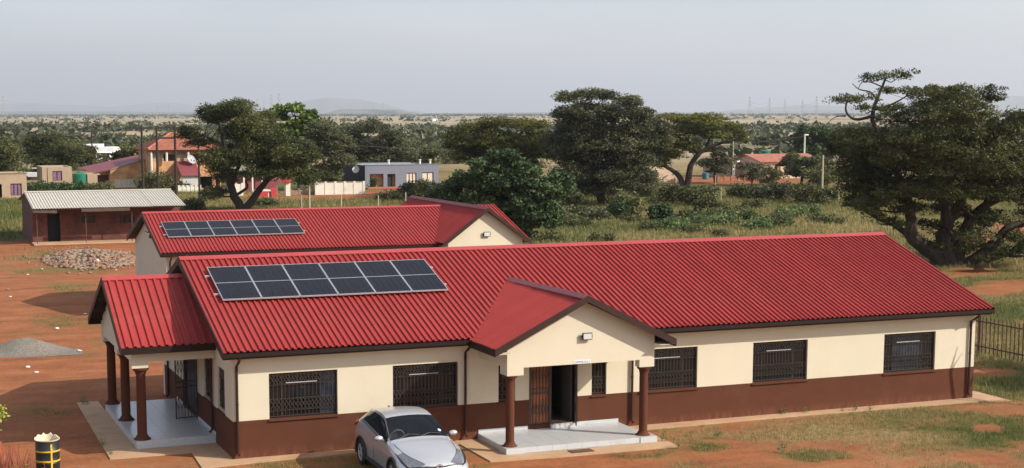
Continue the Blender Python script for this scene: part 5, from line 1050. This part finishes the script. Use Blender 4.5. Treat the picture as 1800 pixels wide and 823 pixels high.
# pylons far out
def pylon(label):
    t = thing('pylon', label, 'pylon', (0, 0, 0), rad(20), 'power pylons on the horizon'); m_ = MB(); H = 34.
    for i in range(8):
        z0, z1_ = H*i/8, H*(i+1)/8; w0, w1 = 2.8*(1-i/8)**1.3+.5, 2.8*(1-(i+1)/8)**1.3+.5
        for sx, sy in ((-1, -1), (1, -1), (1, 1), (-1, 1)):
            m_.tube([(sx*w0, sy*w0, z0), (sx*w1, sy*w1, z1_)], .16, 4, False)
            nx2, ny2 = (-sy, sx); m_.tube([(sx*w0, sy*w0, z0), (nx2*w1 if 0 else -sy*w1*1., sx*w1*1., z1_)], .09, 3, False)
    m_.build('mast', M['skyblock'], t)
    for z, w in ((H*.62, 6.5), (H*.78, 5.0), (H*.94, 3.6)): MB().tube([(-w, 0, z), (0, 0, z+.8), (w, 0, z)], .16, 4, False).build('crossarm', M['skyblock'], t)
    return t
py = None; PL = [(1318, 170), (1353, 172), (1380, 174), (1411, 175), (1436, 169), (5, 168), (277, 181), (296, 182), (452, 174), (464, 178), (477, 166), (490, 164), (657, 180), (673, 180)]
tops = []
for i, (u, vt) in enumerate(PL):
    B = at(u, vt, 2, 34.) if False else None
    d = FW+RT*(u-CPX)/CF-UP*(vt-CPY)/CF; hz = np.linalg.norm(d[:2]); tt_ = (34.-CAM[2])/d[2]; P = CAM+d*tt_
    if py is None: py = pylon('steel lattice power pylon standing on the hazy horizon'); py.location = (P[0], P[1], 0)
    else: dup(py, (P[0], P[1], 0))
    tops.append(P)
for (i, j) in ((0, 1), (1, 2), (2, 3), (3, 4)):
    for z in (21., 27.): wire((*tops[i][:2], z), (*tops[j][:2], z), 5., 'thin line strung between two pylons on the right horizon', 10, .10)
# far white farm buildings
for k_, (u, w, h) in enumerate([(765, 10, 5), (754, 5, 3), (776, 4, 3)]):
    B = at(u, 213); k = CF/dep(B); t = thing('farm_shed', 'tiny white shed far out on the plain, %s of three' % ('largest', 'left', 'right')[k_], 'shed', tuple(B)); MB().box((-w/k/2, 0, 0), (w/k/2, 12, h/k*.8)).build('wall', M['white'], t); MB().prism([(-w/k/2-.3, -.3, h/k*.8), (-w/k/2-.3, 6, h/k*1.1), (-w/k/2-.3, 12.3, h/k*.8)], (w/k+.6, 0, 0)).build('roof', M['skyblock'], t)
# hills on the horizon
def ridge(dist, prof, name, depth_=.35):
    """prof: (u, v_top) silhouette of a hill range at dist metres"""
    us = np.array([p[0] for p in prof], float); vs = np.array([p[1] for p in prof], float); U_ = np.linspace(us[0], us[-1], 140); Vt = np.interp(U_, us, vs)+(fbm(U_, U_*0+dist, 22)-.5)*2.2
    rows = []; 
    for j, (s_, f) in enumerate(((0, 0), (.15, .45), (.32, .8), (.5, 1.), (.8, .6), (1., 0))):
        P = []
        for u, v in zip(U_, Vt):
            d = FW+RT*(u-CPX)/CF-UP*(v-CPY)/CF; h = np.linalg.norm(d[:2]); z = CAM[2]+d[2]/h*dist; z = max(z, 2.)*f; r = dist*(1-depth_*.5+depth_*s_)*(1+.02*math.sin(u*.05+j)); dd = d/h
            P.append((CAM[0]+dd[0]*r, CAM[1]+dd[1]*r, z*(.85+.3*vnoise(u*.07, j*1.7)) if 0 < f < 1 else z-1.))
        rows.append(P)
    V = np.array(rows).reshape(-1, 3); n = len(U_); ix = np.arange(6*n).reshape(6, n); Fq = np.stack([ix[:-1, :-1], ix[:-1, 1:], ix[1:, 1:], ix[1:, :-1]], -1).reshape(-1, 4)
    o = npmesh(name, V, Fq, M['hill']); o.data.polygons.foreach_set('use_smooth', [True]*len(Fq)); tag(o, kind='structure')
ridge(9000, [(575, 198), (592, 193), (600, 191.5), (700, 192), (718, 196), (735, 198)], 'flat_topped_hill', .12)
ridge(22000, [(470, 197), (520, 182), (548, 175), (580, 171), (630, 174), (665, 181), (690, 187), (720, 194), (745, 197)], 'mountain')
ridge(26000, [(-120, 186), (0, 183), (60, 181), (120, 184), (190, 188), (250, 183), (300, 181), (360, 186), (450, 194), (480, 197)], 'mountain_range')
ridge(20000, [(1230, 198), (1290, 193), (1340, 190), (1380, 187), (1420, 184), (1480, 186), (1560, 184), (1640, 180), (1690, 171), (1730, 168), (1800, 170), (1870, 172), (1960, 184)], 'far_hills')
ridge(14000, [(700, 200), (800, 198.2), (1000, 197), (1150, 196.8), (1250, 197.5), (1400, 194), (1600, 193), (1800, 194), (2000, 196)], 'low_rise', .2)
ridge(12000, [(-150, 197), (0, 196), (200, 196), (350, 196.5), (480, 198), (590, 199)], 'low_rise', .2)
# ------------------------------------------------------------------ yard things
def mound(u, v, w_px, h_px, label, m_, name, seed=0):
    B = at(u, v); k = CF/dep(B); r = w_px/2/k; h = h_px/k; n = 46; g = np.linspace(-1.15, 1.15, n); A, C = np.meshgrid(g, g); q = np.sqrt(A*A+C*C); Z = h*(.5+.5*np.cos(math.pi*np.clip(q, 0, 1)))**.8
    Z = Z*.9+h*.22*np.clip(1-q, 0, 1)*fbm(A*3+seed, C*3, .8)+(fbm(A*20, C*20, 1.)-.5)*.05*(q < 1.05); V = np.stack([A.ravel()*r, C.ravel()*r*.8, Z.ravel()-.03], 1); ix = np.arange(n*n).reshape(n, n); Fq = np.stack([ix[:-1, :-1], ix[:-1, 1:], ix[1:, 1:], ix[1:, :-1]], -1).reshape(-1, 4)
    o = npmesh(name, V, Fq, m_, None, None, tuple(B)); tag(o, label, 'heap'); o.data.polygons.foreach_set('use_smooth', [True]*len(Fq)); return o, B, r
mound(44, 616, 158, 23, 'smooth grey gravel heap on the red soil at the left edge', M['gravel'], 'gravel_heap')
o = at(52, 617)
def rocks(u0, u1, v0, v1, n, smin, smax, ms, name, hfun):
    V, Fq = [], []; P = []
    ico = np.array([(-1, -1, -1), (1, -1, -1), (1, 1, -1), (-1, 1, -1), (-1, -1, 1), (1, -1, 1), (1, 1, 1), (-1, 1, 1)], float); fq = np.array([(3, 2, 1, 0), (4, 5, 6, 7), (0, 1, 5, 4), (1, 2, 6, 5), (2, 3, 7, 6), (3, 0, 4, 7)])
    for i in range(n):
        a, b = R_.random()*2-1, R_.random()*2-1
        if a*a+b*b > 1: continue
        c = at((u0+u1)/2+a*(u1-u0)/2, (v0+v1)/2+b*(v1-v0)/2); h = hfun(a, b); s = R_.uniform(smin, smax)
        q = Matrix.Rotation(R_.uniform(0, 6), 3, 'Z') @ Matrix.Rotation(R_.uniform(-.9, .9), 3, 'X'); pts = ico*np.array([s, s*.55, s*.4])*(1+NR.normal(size=(8, 3))*.12)
        V.append(pts @ np.array(q).T+c+[0, 0, h*R_.uniform(.5, 1.)+.01]); Fq.append(fq+len(Fq)*8)
    o = npmesh(name, np.concatenate(V), np.concatenate(Fq), ms); tag(o, kind='stuff'); return o
_p = rocks(-60, 1900, 430, 840, 1, .01, .02, M['rock2'], 'stones', lambda a, b: 0) if False else None
hf = lambda a, b: .42*max(0, 1-a*a-b*b)*(.6+.4*math.sin(a*5+1)**2)
mound(158, 462, 150, 9, 'low earth and rubble bank in front of the rear block gable', M['rock1'], 'rubble_bank', 5)
rocks(74, 240, 440, 474, 1600, .03, .15, M['rock1'], 'pale_rubble_stones', hf); rocks(74, 240, 440, 474, 900, .03, .13, M['rock2'], 'broken_red_bricks', hf)
rocks(30, 250, 430, 482, 120, .04, .09, M['rock1'], 'scattered_stones', lambda a, b: 0)
for (u, v, s, lb) in [(168, 465, .26, 'round whitish boulder at the front of the rubble heap'), (112, 452, .16, 'small pale boulder on the left slope of the rubble heap')]:
    o = MB().lathe((0, 0, 0), [(s*.7, 0), (s, s*.4), (s*.85, s*.9), (s*.4, s*1.2)], 9).build('boulder', M['white'], loc=tuple(at(u, v))); o.rotation_euler = (rad(8), rad(-10), 1.); tag(o, lb, 'boulder')
LT = [(49, 483, 'white plastic scrap on red soil left of the rubble heap'), (74, 473, 'flat white slab piece lying before the rubble heap'), (18, 522, 'pale scrap on red soil near the left edge'), (14, 509, 'brown cardboard scrap near the left edge above the pale scrap'), (204, 475, 'white scrap at the foot of the rear block gable'), (100, 578, 'white paper lying midway between the gravel heap and the rubble'), (48, 646, 'white paper scrap just in front of the gravel heap'), (140, 617, 'pale scrap at the right toe of the gravel heap'), (150, 552, 'white scraps at the tip of the small building shadow'), (64, 655, 'tiny white scrap below the gravel heap')]
for u, v, lb in LT:
    s = R_.uniform(.05, .10); mb = MB(); P = [(math.cos(a)*s*R_.uniform(.7, 1.2), math.sin(a)*s*R_.uniform(.5, .9), R_.uniform(.01, .05)) for a in np.linspace(0, 6.28, 7)[:-1]]
    mb.add([(0, 0, s*.6)]+P+[(p[0]*.9, p[1]*.9, 0) for p in P], [(0, i+1, (i+1) % 6+1) for i in range(6)]+[(i+1, 7+i, 7+(i+1) % 6, (i+1) % 6+1) for i in range(6)]); o = mb.build('litter_scrap', M['white'] if 'brown' not in lb else M['rock1'], loc=tuple(at(u, v))); tag(o, lb, 'litter')
# pebbles and small stones lying about the yard
def pebbles():
    n = 2600; x = -10+NR.random(n)*38; y = -7+NR.random(n)*60; k_ = ~(((x > -2.9) & (x < 22.8) & (y > -2.7) & (y < 9.8)) | ((x > 2.8) & (x < 19.5) & (y > 24.8) & (y < 35.5))); x, y = x[k_], y[k_]; n = len(x); s = .008+.03*NR.random(n)**3
    o8 = np.array([(1, 0, 0), (0, 1, 0), (-1, 0, 0), (0, -1, 0), (0, 0, 1), (0, 0, -1)], float); f8 = np.array([(0, 1, 4), (1, 2, 4), (2, 3, 4), (3, 0, 4)]); V = o8[None]*s[:, None, None]*(1+NR.normal(size=(n, 6, 1))*.25)*np.array([1, .8, .6])+np.stack([x, y, s*0+.005], 1)[:, None]
    return npmesh('pebbles', V.reshape(-1, 3), (f8[None]+np.arange(n)[:, None, None]*6).reshape(-1, 3), M['rock1'])
tag(pebbles(), kind='stuff')
# oil drum
B = at(85, 834); dk = thing('oil_drum', 'black oil drum with yellow stripes and torn open cream lined top, bottom left', 'drum', tuple(B), rad(0)); R0 = .272; Hd = .90
db = MB(); n = 32; prof = [(R0, 0), (R0, .29), (R0+.008, .30), (R0, .31), (R0, .59), (R0+.008, .60), (R0, .61), (R0, Hd-.08)]
k = 0
for r, z in prof:
    for j in range(n): a = 2*math.pi*j/n; db.v.append((r*math.cos(a), r*math.sin(a), z))
for i in range(len(prof)-1):
    for j in range(n): q = i*n; db.f.append((q+j, q+(j+1) % n, q+n+(j+1) % n, q+n+j))
db.f.append(tuple(range(n))[::-1]); db.build('drum_shell', M['drum'], dk, smooth=True)
rim = MB(); 
for (r, f) in ((R0, 0), (R0-.006, 1)):
    for row in (0, 1):
        for j in range(n+1):
            a = 2*math.pi*j/n; back = max(0, math.sin(a-.1)); zt = Hd-.08+(.025+.05*back+.035*math.sin(j*2.3)*back+.02*R_.random()*back if row else (0 if f == 0 else -.5)); rim.v.append((r*math.cos(a)*(1+.05*row*(1-f)), r*math.sin(a)*(1+.05*row*(1-f)), zt))
for b_ in (0, 1):
    for j in range(n): q = b_*2*(n+1); rim.f.append((q+j, q+j+1, q+n+2+j, q+n+1+j) if b_ == 0 else (q+j+1, q+j, q+n+1+j, q+n+2+j))
for j in range(n): rim.f.append((n+1+j, n+2+j, 3*(n+1)+j+1, 3*(n+1)+j))
rim.build('torn_rim', M['drumin'], dk); MB().lathe((0, 0, 0), [(R0-.01, .55), (R0-.01, .60)], 24).build('rubbish_fill', M['drumin'], dk)
for z in (.565, .335): MB().lathe((0, 0, z), [(R0+.0095, 0), (R0+.0105, .0), (R0+.0105, .035), (R0+.0095, .035)], 32).build('yellow_band', M['yellow'], dk)
vz = MB()
for j in range(5): a0, a1 = rad(-82+j*1.6), rad(-82+(j+1)*1.6); vz.prism([((R0+.012)*math.cos(a0), (R0+.012)*math.sin(a0), .02), ((R0+.012)*math.cos(a1), (R0+.012)*math.sin(a1), .02), ((R0+.012)*math.cos(a1), (R0+.012)*math.sin(a1), .76), ((R0+.012)*math.cos(a0), (R0+.012)*math.sin(a0), .76)], (math.cos(a0)*.004, math.sin(a0)*.004, 0))
vz.build('yellow_stripe', M['yellow'], dk)
# reddish stemmed plant and leafy shrub at the bottom left corner
pl = thing('dry_stem_plant', 'clump of thin reddish dry stems at the bottom left corner', 'plant', tuple(at(22, 846))); sm = MB()
for i in range(70):
    x, y = R_.gauss(0, .26), R_.gauss(0, .3); h = R_.uniform(.4, .95)*(1-.5*max(0, x)); sm.tube([(x, y, 0), (x+R_.uniform(-.05, .05), y, h*.5), (x+R_.uniform(-.12, .12), y+R_.uniform(-.1, .1), h)], [.009, .007, .003], 4, False)
sm.build('stems', mat('reddish_stem', (.28, .07, .045), .8, .3), pl)['kind'] = 'stuff'; V, Fq = leafquads(np.stack([NR.normal(size=260)*.25, NR.normal(size=260)*.25, NR.random(260)*.35], 1), np.full(260, .045)); npmesh('leaves', V, Fq, F['yellowleaf'], pl, np.repeat(NR.random(260)*.5, 4))
B = at(-30, 812); sh = thing('leafy_shrub', 'shrub with bright yellow green leaves at the left edge', 'shrub', tuple(B)); q = MB().tube([(0, 0, 0), (.1, 0, .6), (.25, 0, 1.2)], [.04, .03, .015], 6); q.build('stem', M['barkp'], sh)
C = np.concatenate([NR.normal(size=(420, 3))*[.22, .25, .22]+[.0, 0, 1.1], NR.normal(size=(70, 3))*[.07, .07, .12]+[.40, 0, 1.16]]); V, Fq = leafquads(C, np.full(len(C), .045), .3, .6); npmesh('leaves', V, Fq, F['yellowleaf'], sh, np.repeat(NR.random(len(C)), 4))
pp = MB().tube([(0, 0, 0), (0, 0, .82)], [.05, .045], 8).build('garden_stake', M['wood'], loc=tuple(at(2, 838))); tag(pp, 'short orange brown wooden stake at the bottom left corner', 'stake')
# weeds along the apron edge
wd = thing('weed_tuft', 'little green weed tuft at the edge of the concrete apron', 'weed', tuple(at(1378, 728)), 0, 'weeds along the concrete edge'); V, Fq = leafquads(NR.normal(size=(90, 3))*[.05, .05, .06]+[0, 0, .09], np.full(90, .022), .2, .4); npmesh('leaves', V, Fq, F['herb'], wd, np.repeat(NR.random(90), 4)); V
for (u, v, s) in [(1417, 726, 1.2), (1503, 722, 1.3), (1530, 721, .9), (330, 728, 1.2), (318, 752, 1.), (1165, 776, 1.6), (1192, 788, 1.4), (1480, 724, .8), (195, 800, 1.), (147, 712, 1.8), (180, 785, 1.3), (1260, 770, 1.6), (1375, 795, 1.8)]: c = dup(wd, tuple(at(u, v)), R_.uniform(0, 6)); c.scale = (s*.75, s*.75, s*.75)
# tree outside the frame to the right that throws the shade on the fence side grass and the thin branch shadows
tree('leafy tree standing outside the right edge, shading the grass by the fence', (2238, 682), [(2170, 450, 100, 60), (2290, 430, 90, 60), (2230, 380, 80, 50)], [([(2238, 682), (2235, 560), (2240, 440)], .16, .08)], 'thorn', n=9000, size=.10, sub_r=.45, twigs=False)
bs = thing('bare_sapling', 'leafless sapling outside the right edge, throwing thin branch shadows on the wall', 'tree', (23.7, -2.05, 0)); MB().tube([(0, 0, 0), (-.1, 0, 1.2), (.15, 0, 2.2), (.0, 0, 3.0), (.1, .1, 3.6)], [.07, .06, .05, .035, .01], 6).build('trunk', M['bark'], bs)
MB().tube([(0, 0, 1.4), (.5, 0, 2.0), (.8, 0, 2.7), (1.1, 0, 3.3)], [.05, .045, .03, .01], 6).tube([(.0, 0, 2.9), (.15, 0, 3.2), (.4, 0, 3.5)], [.03, .02, .01], 5).build('branches', M['bark'], bs)
# silver crossover parked in front of the wall
M['screen'] = mat('tinted_windscreen', (.010, .014, .018), .05, .1, 1, spec=.5); M['screen'].node_tree.nodes['Principled BSDF'].inputs['Alpha'].default_value = .5
M['seat'] = mat('grey_seat_fabric', (.07, .07, .075), .9, .1)
def crossover():
    t = thing('parked_car', 'silver crossover car with dark windows parked nose out in front of the brown wall', 'car', (3.53, -1.60, 0), rad(-90.5))
    st = np.array([  # x, zc, zr, wr, zb, wb, wm, zs
        (-.80, .80, .80, .50, .76, .62, .70, .36), (-.77, .96, .95, .56, .88, .72, .79, .30), (-.68, 1.10, 1.07, .57, .99, .76, .84, .27), (-.48, 1.27, 1.24, .56, 1.09, .78, .885, .25), (-.25, 1.39, 1.36, .56, 1.14, .79, .905, .24),
        (.1, 1.49, 1.45, .575, 1.13, .80, .90, .24), (.5, 1.54, 1.495, .59, 1.09, .81, .87, .22), (.9, 1.545, 1.50, .60, 1.05, .82, .855, .21), (1.25, 1.50, 1.455, .61, 1.02, .83, .855, .21), (1.55, 1.385, 1.33, .665, 1.00, .83, .86, .21),
        (1.85, 1.235, 1.175, .715, .985, .83, .87, .22), (2.12, 1.09, 1.03, .765, .965, .835, .88, .23), (2.4, 1.045, .99, .73, .925, .845, .90, .24), (2.8, .975, .91, .70, .85, .845, .905, .25), (3.1, .90, .84, .60, .765, .80, .89, .25),
        (3.35, .81, .765, .43, .665, .69, .83, .24), (3.5, .71, .69, .30, .60, .57, .72, .24), (3.57, .60, .59, .26, .54, .50, .62, .25)])
    xk = st[:, 0]
    def interp(x):
        i = int(np.clip(np.searchsorted(xk, x)-1, 0, len(xk)-2)); h = xk[i+1]-xk[i]; s = (x-xk[i])/h
        def tan(j):
            if j == 0: return (st[1]-st[0])/(xk[1]-xk[0])
            if j == len(xk)-1: return (st[-1]-st[-2])/(xk[-1]-xk[-2])
            return (st[j+1]-st[j-1])/(xk[j+1]-xk[j-1])
        return (2*s**3-3*s**2+1)*st[i]+(s**3-2*s**2+s)*h*tan(i)+(-2*s**3+3*s**2)*st[i+1]+(s**3-s**2)*h*tan(i+1)
    def section(x):
        _, zc, zr, wr, zb, wb, wm, zs = interp(x)
        K = [(0, zc), (wr*.35, zc-(zc-zr)*.10), (wr*.75, zc-(zc-zr)*.5), (wr, zr), (wr+(wb-wr)*.12, zr-(zr-zb)*.12), (wr+(wb-wr)*.55, zr-(zr-zb)*.5), (wr+(wb-wr)*.93, zr-(zr-zb)*.9), (wb, zb), (wb+(wm-wb)*.55, zb-.08*(zb-zs)), (wm, zb-(zb-zs)*.32), (wm-.012, zb-(zb-zs)*.52), (wm-.03, zb-(zb-zs)*.75), (wm-.035, zs+.03), (wm-.10, zs), (0, zs)]
        return K
    sub = [3, 3, 2, 1, 4, 4, 1, 2, 3, 4, 4, 3, 1, 1]
    xs = sorted(set(np.round(np.concatenate([np.arange(-.80, 3.571, .045), [-.66, -.34, -.12, .95, 1.0, 1.28, 2.09, 1.98]]), 3)))
    tagk = []
    for i, s in enumerate(sub): tagk += [i]*s
    rows = []
    for x in xs:
        K = section(x); P = []
        for i, s in enumerate(sub):
            for q in range(s): u = q/s; P.append((K[i][0]*(1-u)+K[i+1][0]*u, K[i][1]*(1-u)+K[i+1][1]*u))
        P.append(K[-1]); rows.append([(x, y, z) for y, z in P])
    n = len(rows[0]); parts = {}
    def put(key, quad):
        p = parts.setdefault(key, ([], [])); k = len(p[0]); p[0].extend(quad); p[1].append((k, k+1, k+2, k+3))
    for i in range(len(rows)-1):
        for j in range(n-1):
            a, b, c, d = rows[i][j], rows[i+1][j], rows[i+1][j+1], rows[i][j+1]; xm = (xs[i]+xs[i+1])/2; k = tagk[j]; ym = (a[1]+c[1])/2; zm = (a[2]+c[2])/2; key = 'body'
            if k in (4, 5) and -.12 < xm < 2.0 and not (.97 > xm > .955) : key = 'side_window'
            if k in (4,) and xm > 1.95: key = 'body'
            if k <= 2 and 1.28 < xm < 2.09: key = 'windscreen'
            if k <= 2 and 1.24 < xm and ym > interp(xm)[3]*.97: key = 'body'
            if k <= 2 and -.66 < xm < -.34 and ym < .48: key = 'rear_window'
            if k in (3, 4, 5, 6) and 2.86 < xm < 3.46 and key == 'body': key = 'headlight'
            if k in (5, 6, 7) and -.78 < xm < -.55: key = 'tail_light'
            if k >= 12: key = 'sill'
            for wx in (0, 2.64):
                if k >= 8 and math.hypot(xm-wx, zm-.34) < .385: key = None
            if key is None: continue
            for s in (1, -1):
                q = [(p[0], p[1]*s, p[2]) for p in ((a, b, c, d) if s < 0 else (d, c, b, a))]
                put(key if key != 'side_window' else ('side_window_right' if s < 0 else 'side_window_left'), q)
    mats = dict(body='paint', side_window_right='carglass', side_window_left='carglass', windscreen='screen', rear_window='carglass', headlight='headl', tail_light='lampr', sill='black')
    for key, (v, f) in parts.items():
        if key in ('headlight', 'tail_light'):
            for s in (1, -1):
                fv = [q for q in f if (v[q[0]][1]+v[q[2]][1])*s > 0]; mb = MB(); mb.add([v[i] for q in fv for i in q], [tuple(range(4*k, 4*k+4)) for k in range(len(fv))]); finish(mb, key, mats[key], t, s)
            continue
        mb = MB(); mb.v = v; mb.f = f; finish(mb, 'side_window' if key.startswith('side') else key, mats[key], t, 0)
    # floor + ends
    e = rows[0]; MB().add([(p[0], p[1]*s, p[2]) for s in (1, -1) for p in (e if s > 0 else e[::-1])], [tuple(range(2*n))]).build('rear_bumper', M['paint'], t)
    e = rows[-1]; MB().add([(p[0], p[1]*s, p[2]) for s in (1, -1) for p in (e if s > 0 else e[::-1])], [tuple(range(2*n))[::-1]]).build('front_bumper', M['paint'], t)
    def surf(x, j, off=.004):
        K = section(x); y, z = K[j] if isinstance(j, int) else (K[int(j)][0]*(1-j % 1)+K[int(j)+1][0]*(j % 1), K[int(j)][1]*(1-j % 1)+K[int(j)+1][1]*(j % 1)); return np.array([x, y+off*(1 if y > .3 else .2), z+off])
    # trims that follow the surface
    for s in (1, -1):
        S1 = lambda p: np.array([p[0], p[1]*s, p[2]])
        MB().tube([S1(surf(x, 7, .004)) for x in np.arange(-.2, 2.15, .15)], .012, 5).build('window_trim', M['black'], t)
        MB().tube([S1(surf(x, 3, .002)) for x in (1.0, 1.0, 1.003)][:2]+[S1(surf(.97, 7, .0))], .022, 5).build('door_pillar', M['black'], t)
        MB().tube([S1(surf(x, j, .006)) for x, j in ((2.75, 6.5), (2.95, 7.0), (3.15, 7.4), (3.35, 7.6), (3.46, 7.3))], [.008, .022, .03, .03, .012], 6).build('headlamp_bezel', M['black'], t)
        MB().tube([S1(surf(x, 3.0, .002)) for x in (2.35, 2.6, 2.9, 3.15, 3.35, 3.46)], .007, 4).build('bonnet_gap', M['black'], t)
        MB().tube([S1(surf(x, j, .0)) for x, j in ((2.12, 7), (2.14, 8.5), (2.16, 9.5), (2.14, 10.5), (2.05, 11.5))], .005, 4).build('door_gap', M['black'], t)
        MB().tube([S1(surf(x, j, .0)) for x, j in ((.97, 7), (.97, 8.5), (.96, 9.5), (.94, 11.8))], .005, 4).build('door_gap', M['black'], t)
        for x in (0, 2.64):   # wheels, arch ring
            wm_ = interp(x)[6]
            ar = MB().tube([(x+.40*math.cos(a), s*(wm_-.012), .34+.40*math.sin(a)) for a in np.linspace(-.25, math.pi+.25, 18)], .034, 6).build('arch_trim', M['black'], t, smooth=True)
            MB().prism([(x+.39*math.cos(a), s*.60, .34+.39*math.sin(a)) for a in np.linspace(-.3, math.pi+.3, 14)], (0, s*-.02, 0)).build('arch_liner', M['black'], t)
            w = MB().lathe((0, 0, 0), [(.21, -.02), (.30, -.015), (.333, .02), (.335, .18), (.30, .215), (.235, .22), (.225, .20), (.21, .18)], 28).build('wheel', M['tyre'], t, smooth=True); w.location = (x, s*(wm_-.215), .335); w.rotation_euler = (-math.pi/2*s, 0, 0)
            r = MB().lathe((0, 0, 0), [(.225, .175), (.232, .205), (.215, .205), (.205, .17)], 28).lathe((0, 0, 0), [(.05, .16), (.05, .20), (.02, .205)], 12)
            for k in range(10):
                a = 2*math.pi*k/10+(.12 if k % 2 else -.12); c_, s_ = math.cos(a), math.sin(a); r.frame((.04*c_-.014*s_*-1, .04*s_-.014*c_, .175), (c_, s_, 0), (-s_, c_, 0), (0, 0, 1), .17, .026, .022)
            o = r.build('rim', M['alu'], w); MB().lathe((0, 0, 0), [(.22, .10), (.22, .11)], 20).build('brake_disc', M['black'], w)
        m_ = MB(); 
        for i in range(9):
            for j in range(12): 
                a, b = math.pi*i/8, 2*math.pi*j/12; m_.v.append((1.86+.075*math.sin(a)*math.cos(b), s*(.985+.115*math.cos(a)), 1.075+.07*math.sin(a)*math.sin(b)))
        for i in range(8):
            for j in range(12): q = i*12; m_.f.append((q+j, q+(j+1) % 12, q+12+(j+1) % 12, q+12+j))
        mo = m_.build('mirror', M['paint'], t, smooth=True); MB().tube([(1.86, s*.83, 1.0), (1.86, s*.93, 1.04)], .025, 6).build('mirror_arm', M['black'], mo)
        MB().tube([(.15, s*.905, .93), (.33, s*.885, .935)], .014, 5).build('door_handle', M['paint'], t)
    # grille slit, badge, lower intake, plate, wipers, spoiler, sticker
    gl = [surf(x, j, .006) for x, j in ((3.40, 6.6), (3.47, 5.0), (3.52, 3.0), (3.535, 1.5))]
    MB().tube([np.array([p[0]+.01, p[1], p[2]-.02]) for p in gl]+[np.array([p[0]+.01, -p[1], p[2]-.02]) for p in gl[::-1]], .022, 6).build('grille', M['black'], t)
    bd = MB(); c0 = np.array([3.585, 0, .655])
    for (ra, rb) in ((.085, .058), (.062, .026)): bd.tube([c0+[0, ra*math.cos(a), rb*math.sin(a)] for a in np.linspace(0, 2*math.pi, 22)], .008, 5, False)
    bd.tube([c0+[0, .028*math.cos(a), .05*math.sin(a)] for a in np.linspace(0, 2*math.pi, 18)], .007, 5, False); bd.build('badge', M['chrome'], t)
    MB().tube([(.55, s_, .30) for s_ in ()] or [(.45, -.868, .27), (2.2, -.872, .27)], .05, 6).build('sill_cladding', M['black'], t); MB().tube([(.45, .868, .27), (2.2, .872, .27)], .05, 6).build('sill_cladding', M['black'], t)
    MB().prism([(3.585, -.46, .43), (3.585, .46, .43), (3.59, .38, .34), (3.59, -.38, .34)], (.006, 0, 0)).build('lower_intake', M['black'], t)
    MB().tube([(3.50, -.66, .52), (3.59, -.5, .475), (3.60, 0, .46), (3.59, .5, .475), (3.50, .66, .52)], .016, 6).build('bumper_lip', M['black'], t)
    MB().box((3.597, -.24, .37), (3.603, .24, .45)).build('number_plate', M['offwhite'], t)
    for y0, y1 in ((-.55, .05), (.0, .58)):
        p = [(2.10, y0, 1.085-.02*abs(y0)), (2.00, (y0+y1)/2, 1.155), (2.02, y1, 1.125)]; MB().tube(p, .011, 5).build('wiper', M['black'], t)
    MB().prism([(-.22, -.52, 1.385), (-.22, .52, 1.385), (-.46, .47, 1.345), (-.46, -.47, 1.345)], (0, 0, .018)).build('spoiler', M['paint'], t, bevel=.006)
    for s in (1, -1): MB().prism([(-.86, s*.55, .97), (-.64, s*.76, 1.03), (-.36, s*.86, 1.05), (-.50, s*.92, .95), (-.84, s*.80, .92)], (0, 0, .045)).build('tail_light', M['lampr'], t, bevel=.01)
    MB().lathe((0, 0, 0), [(.045, 0), (.045, .004)], 14).build('licence_disc', M['white'], t); o = t.children[-1]; 
    for o in t.children:
        if o.name.startswith('licence_disc'): o.location = (1.90, .60, 1.178); o.rotation_euler = (rad(-18), rad(31), 0)
    MB().tube([(1.98, -.36, 1.05), (1.86, -.36+.14, 1.10), (1.86, -.36-.14, 1.10)], .01, 4).build('dashboard_edge', M['bar'], t)
    MB().prism([(-.30, -.02, 1.385), (-.38, -.02, 1.43), (-.22, -.02, 1.40)], (0, .04, 0)).build('roof_aerial', M['black'], t)
    MB().prism([(2.02, -.70, .96), (1.55, -.72, .97), (1.50, -.72, .80), (2.02, -.70, .80)], (0, 1.42, 0)).build('dashboard', M['black'], t)
    for y in (-.36, .36):
        st_ = MB().prism([(.75, y-.24, .55), (1.25, y-.24, .60), (1.25, y-.24, .70), (.85, y-.24, .72), (.62, y-.22, 1.20), (.50, y-.22, 1.20)], (0, .47, 0)).build('seat', M['seat'], t, bevel=.03); MB().box((.50, y-.12, 1.22), (.60, y+.12, 1.38)).build('headrest', M['seat'], st_, bevel=.03)
    MB().tube([(1.42+.07*math.sin(a), -.36+.18*math.cos(a), 1.0+.17*math.sin(a)) for a in np.linspace(0, 2*math.pi, 20)], .014, 5, False).build('steering_wheel', M['skyblock'], t)
    t.scale = (.915, .915, .915); return t
def finish(mb, name, mk_, t, s):
    import bmesh
    o = mb.build(name, M[mk_], t); bm = bmesh.new(); bm.from_mesh(o.data); bmesh.ops.remove_doubles(bm, verts=bm.verts, dist=.0005); bmesh.ops.recalc_face_normals(bm, faces=bm.faces) if name == 'body' else None; bm.to_mesh(o.data); bm.free(); o.data.polygons.foreach_set('use_smooth', [True]*len(o.data.polygons)); o.data.set_sharp_from_angle(angle=rad(50))
crossover()
# ------------------------------------------------------------------ haze
hz = MB().box((-32000, -4000, -1.2), (32000, 42000, 700)).build('haze', None) if False else None
hm = bpy.data.materials.new('air_haze'); hm.use_nodes = True; hn = hm.node_tree; hn.nodes.clear(); ho = hn.nodes.new('ShaderNodeOutputMaterial'); hv = hn.nodes.new('ShaderNodeVolumePrincipled')
hv.inputs['Color'].default_value = (.89, .93, .985, 1); hv.inputs['Density'].default_value = 9.5e-5; hv.inputs['Anisotropy'].default_value = .2; hn.links.new(hv.outputs[0], ho.inputs['Volume'])
hz = MB().box((-70000, -40000, -1.5), (70000, 75000, 900)).build('haze', hm); tag(hz, kind='stuff')
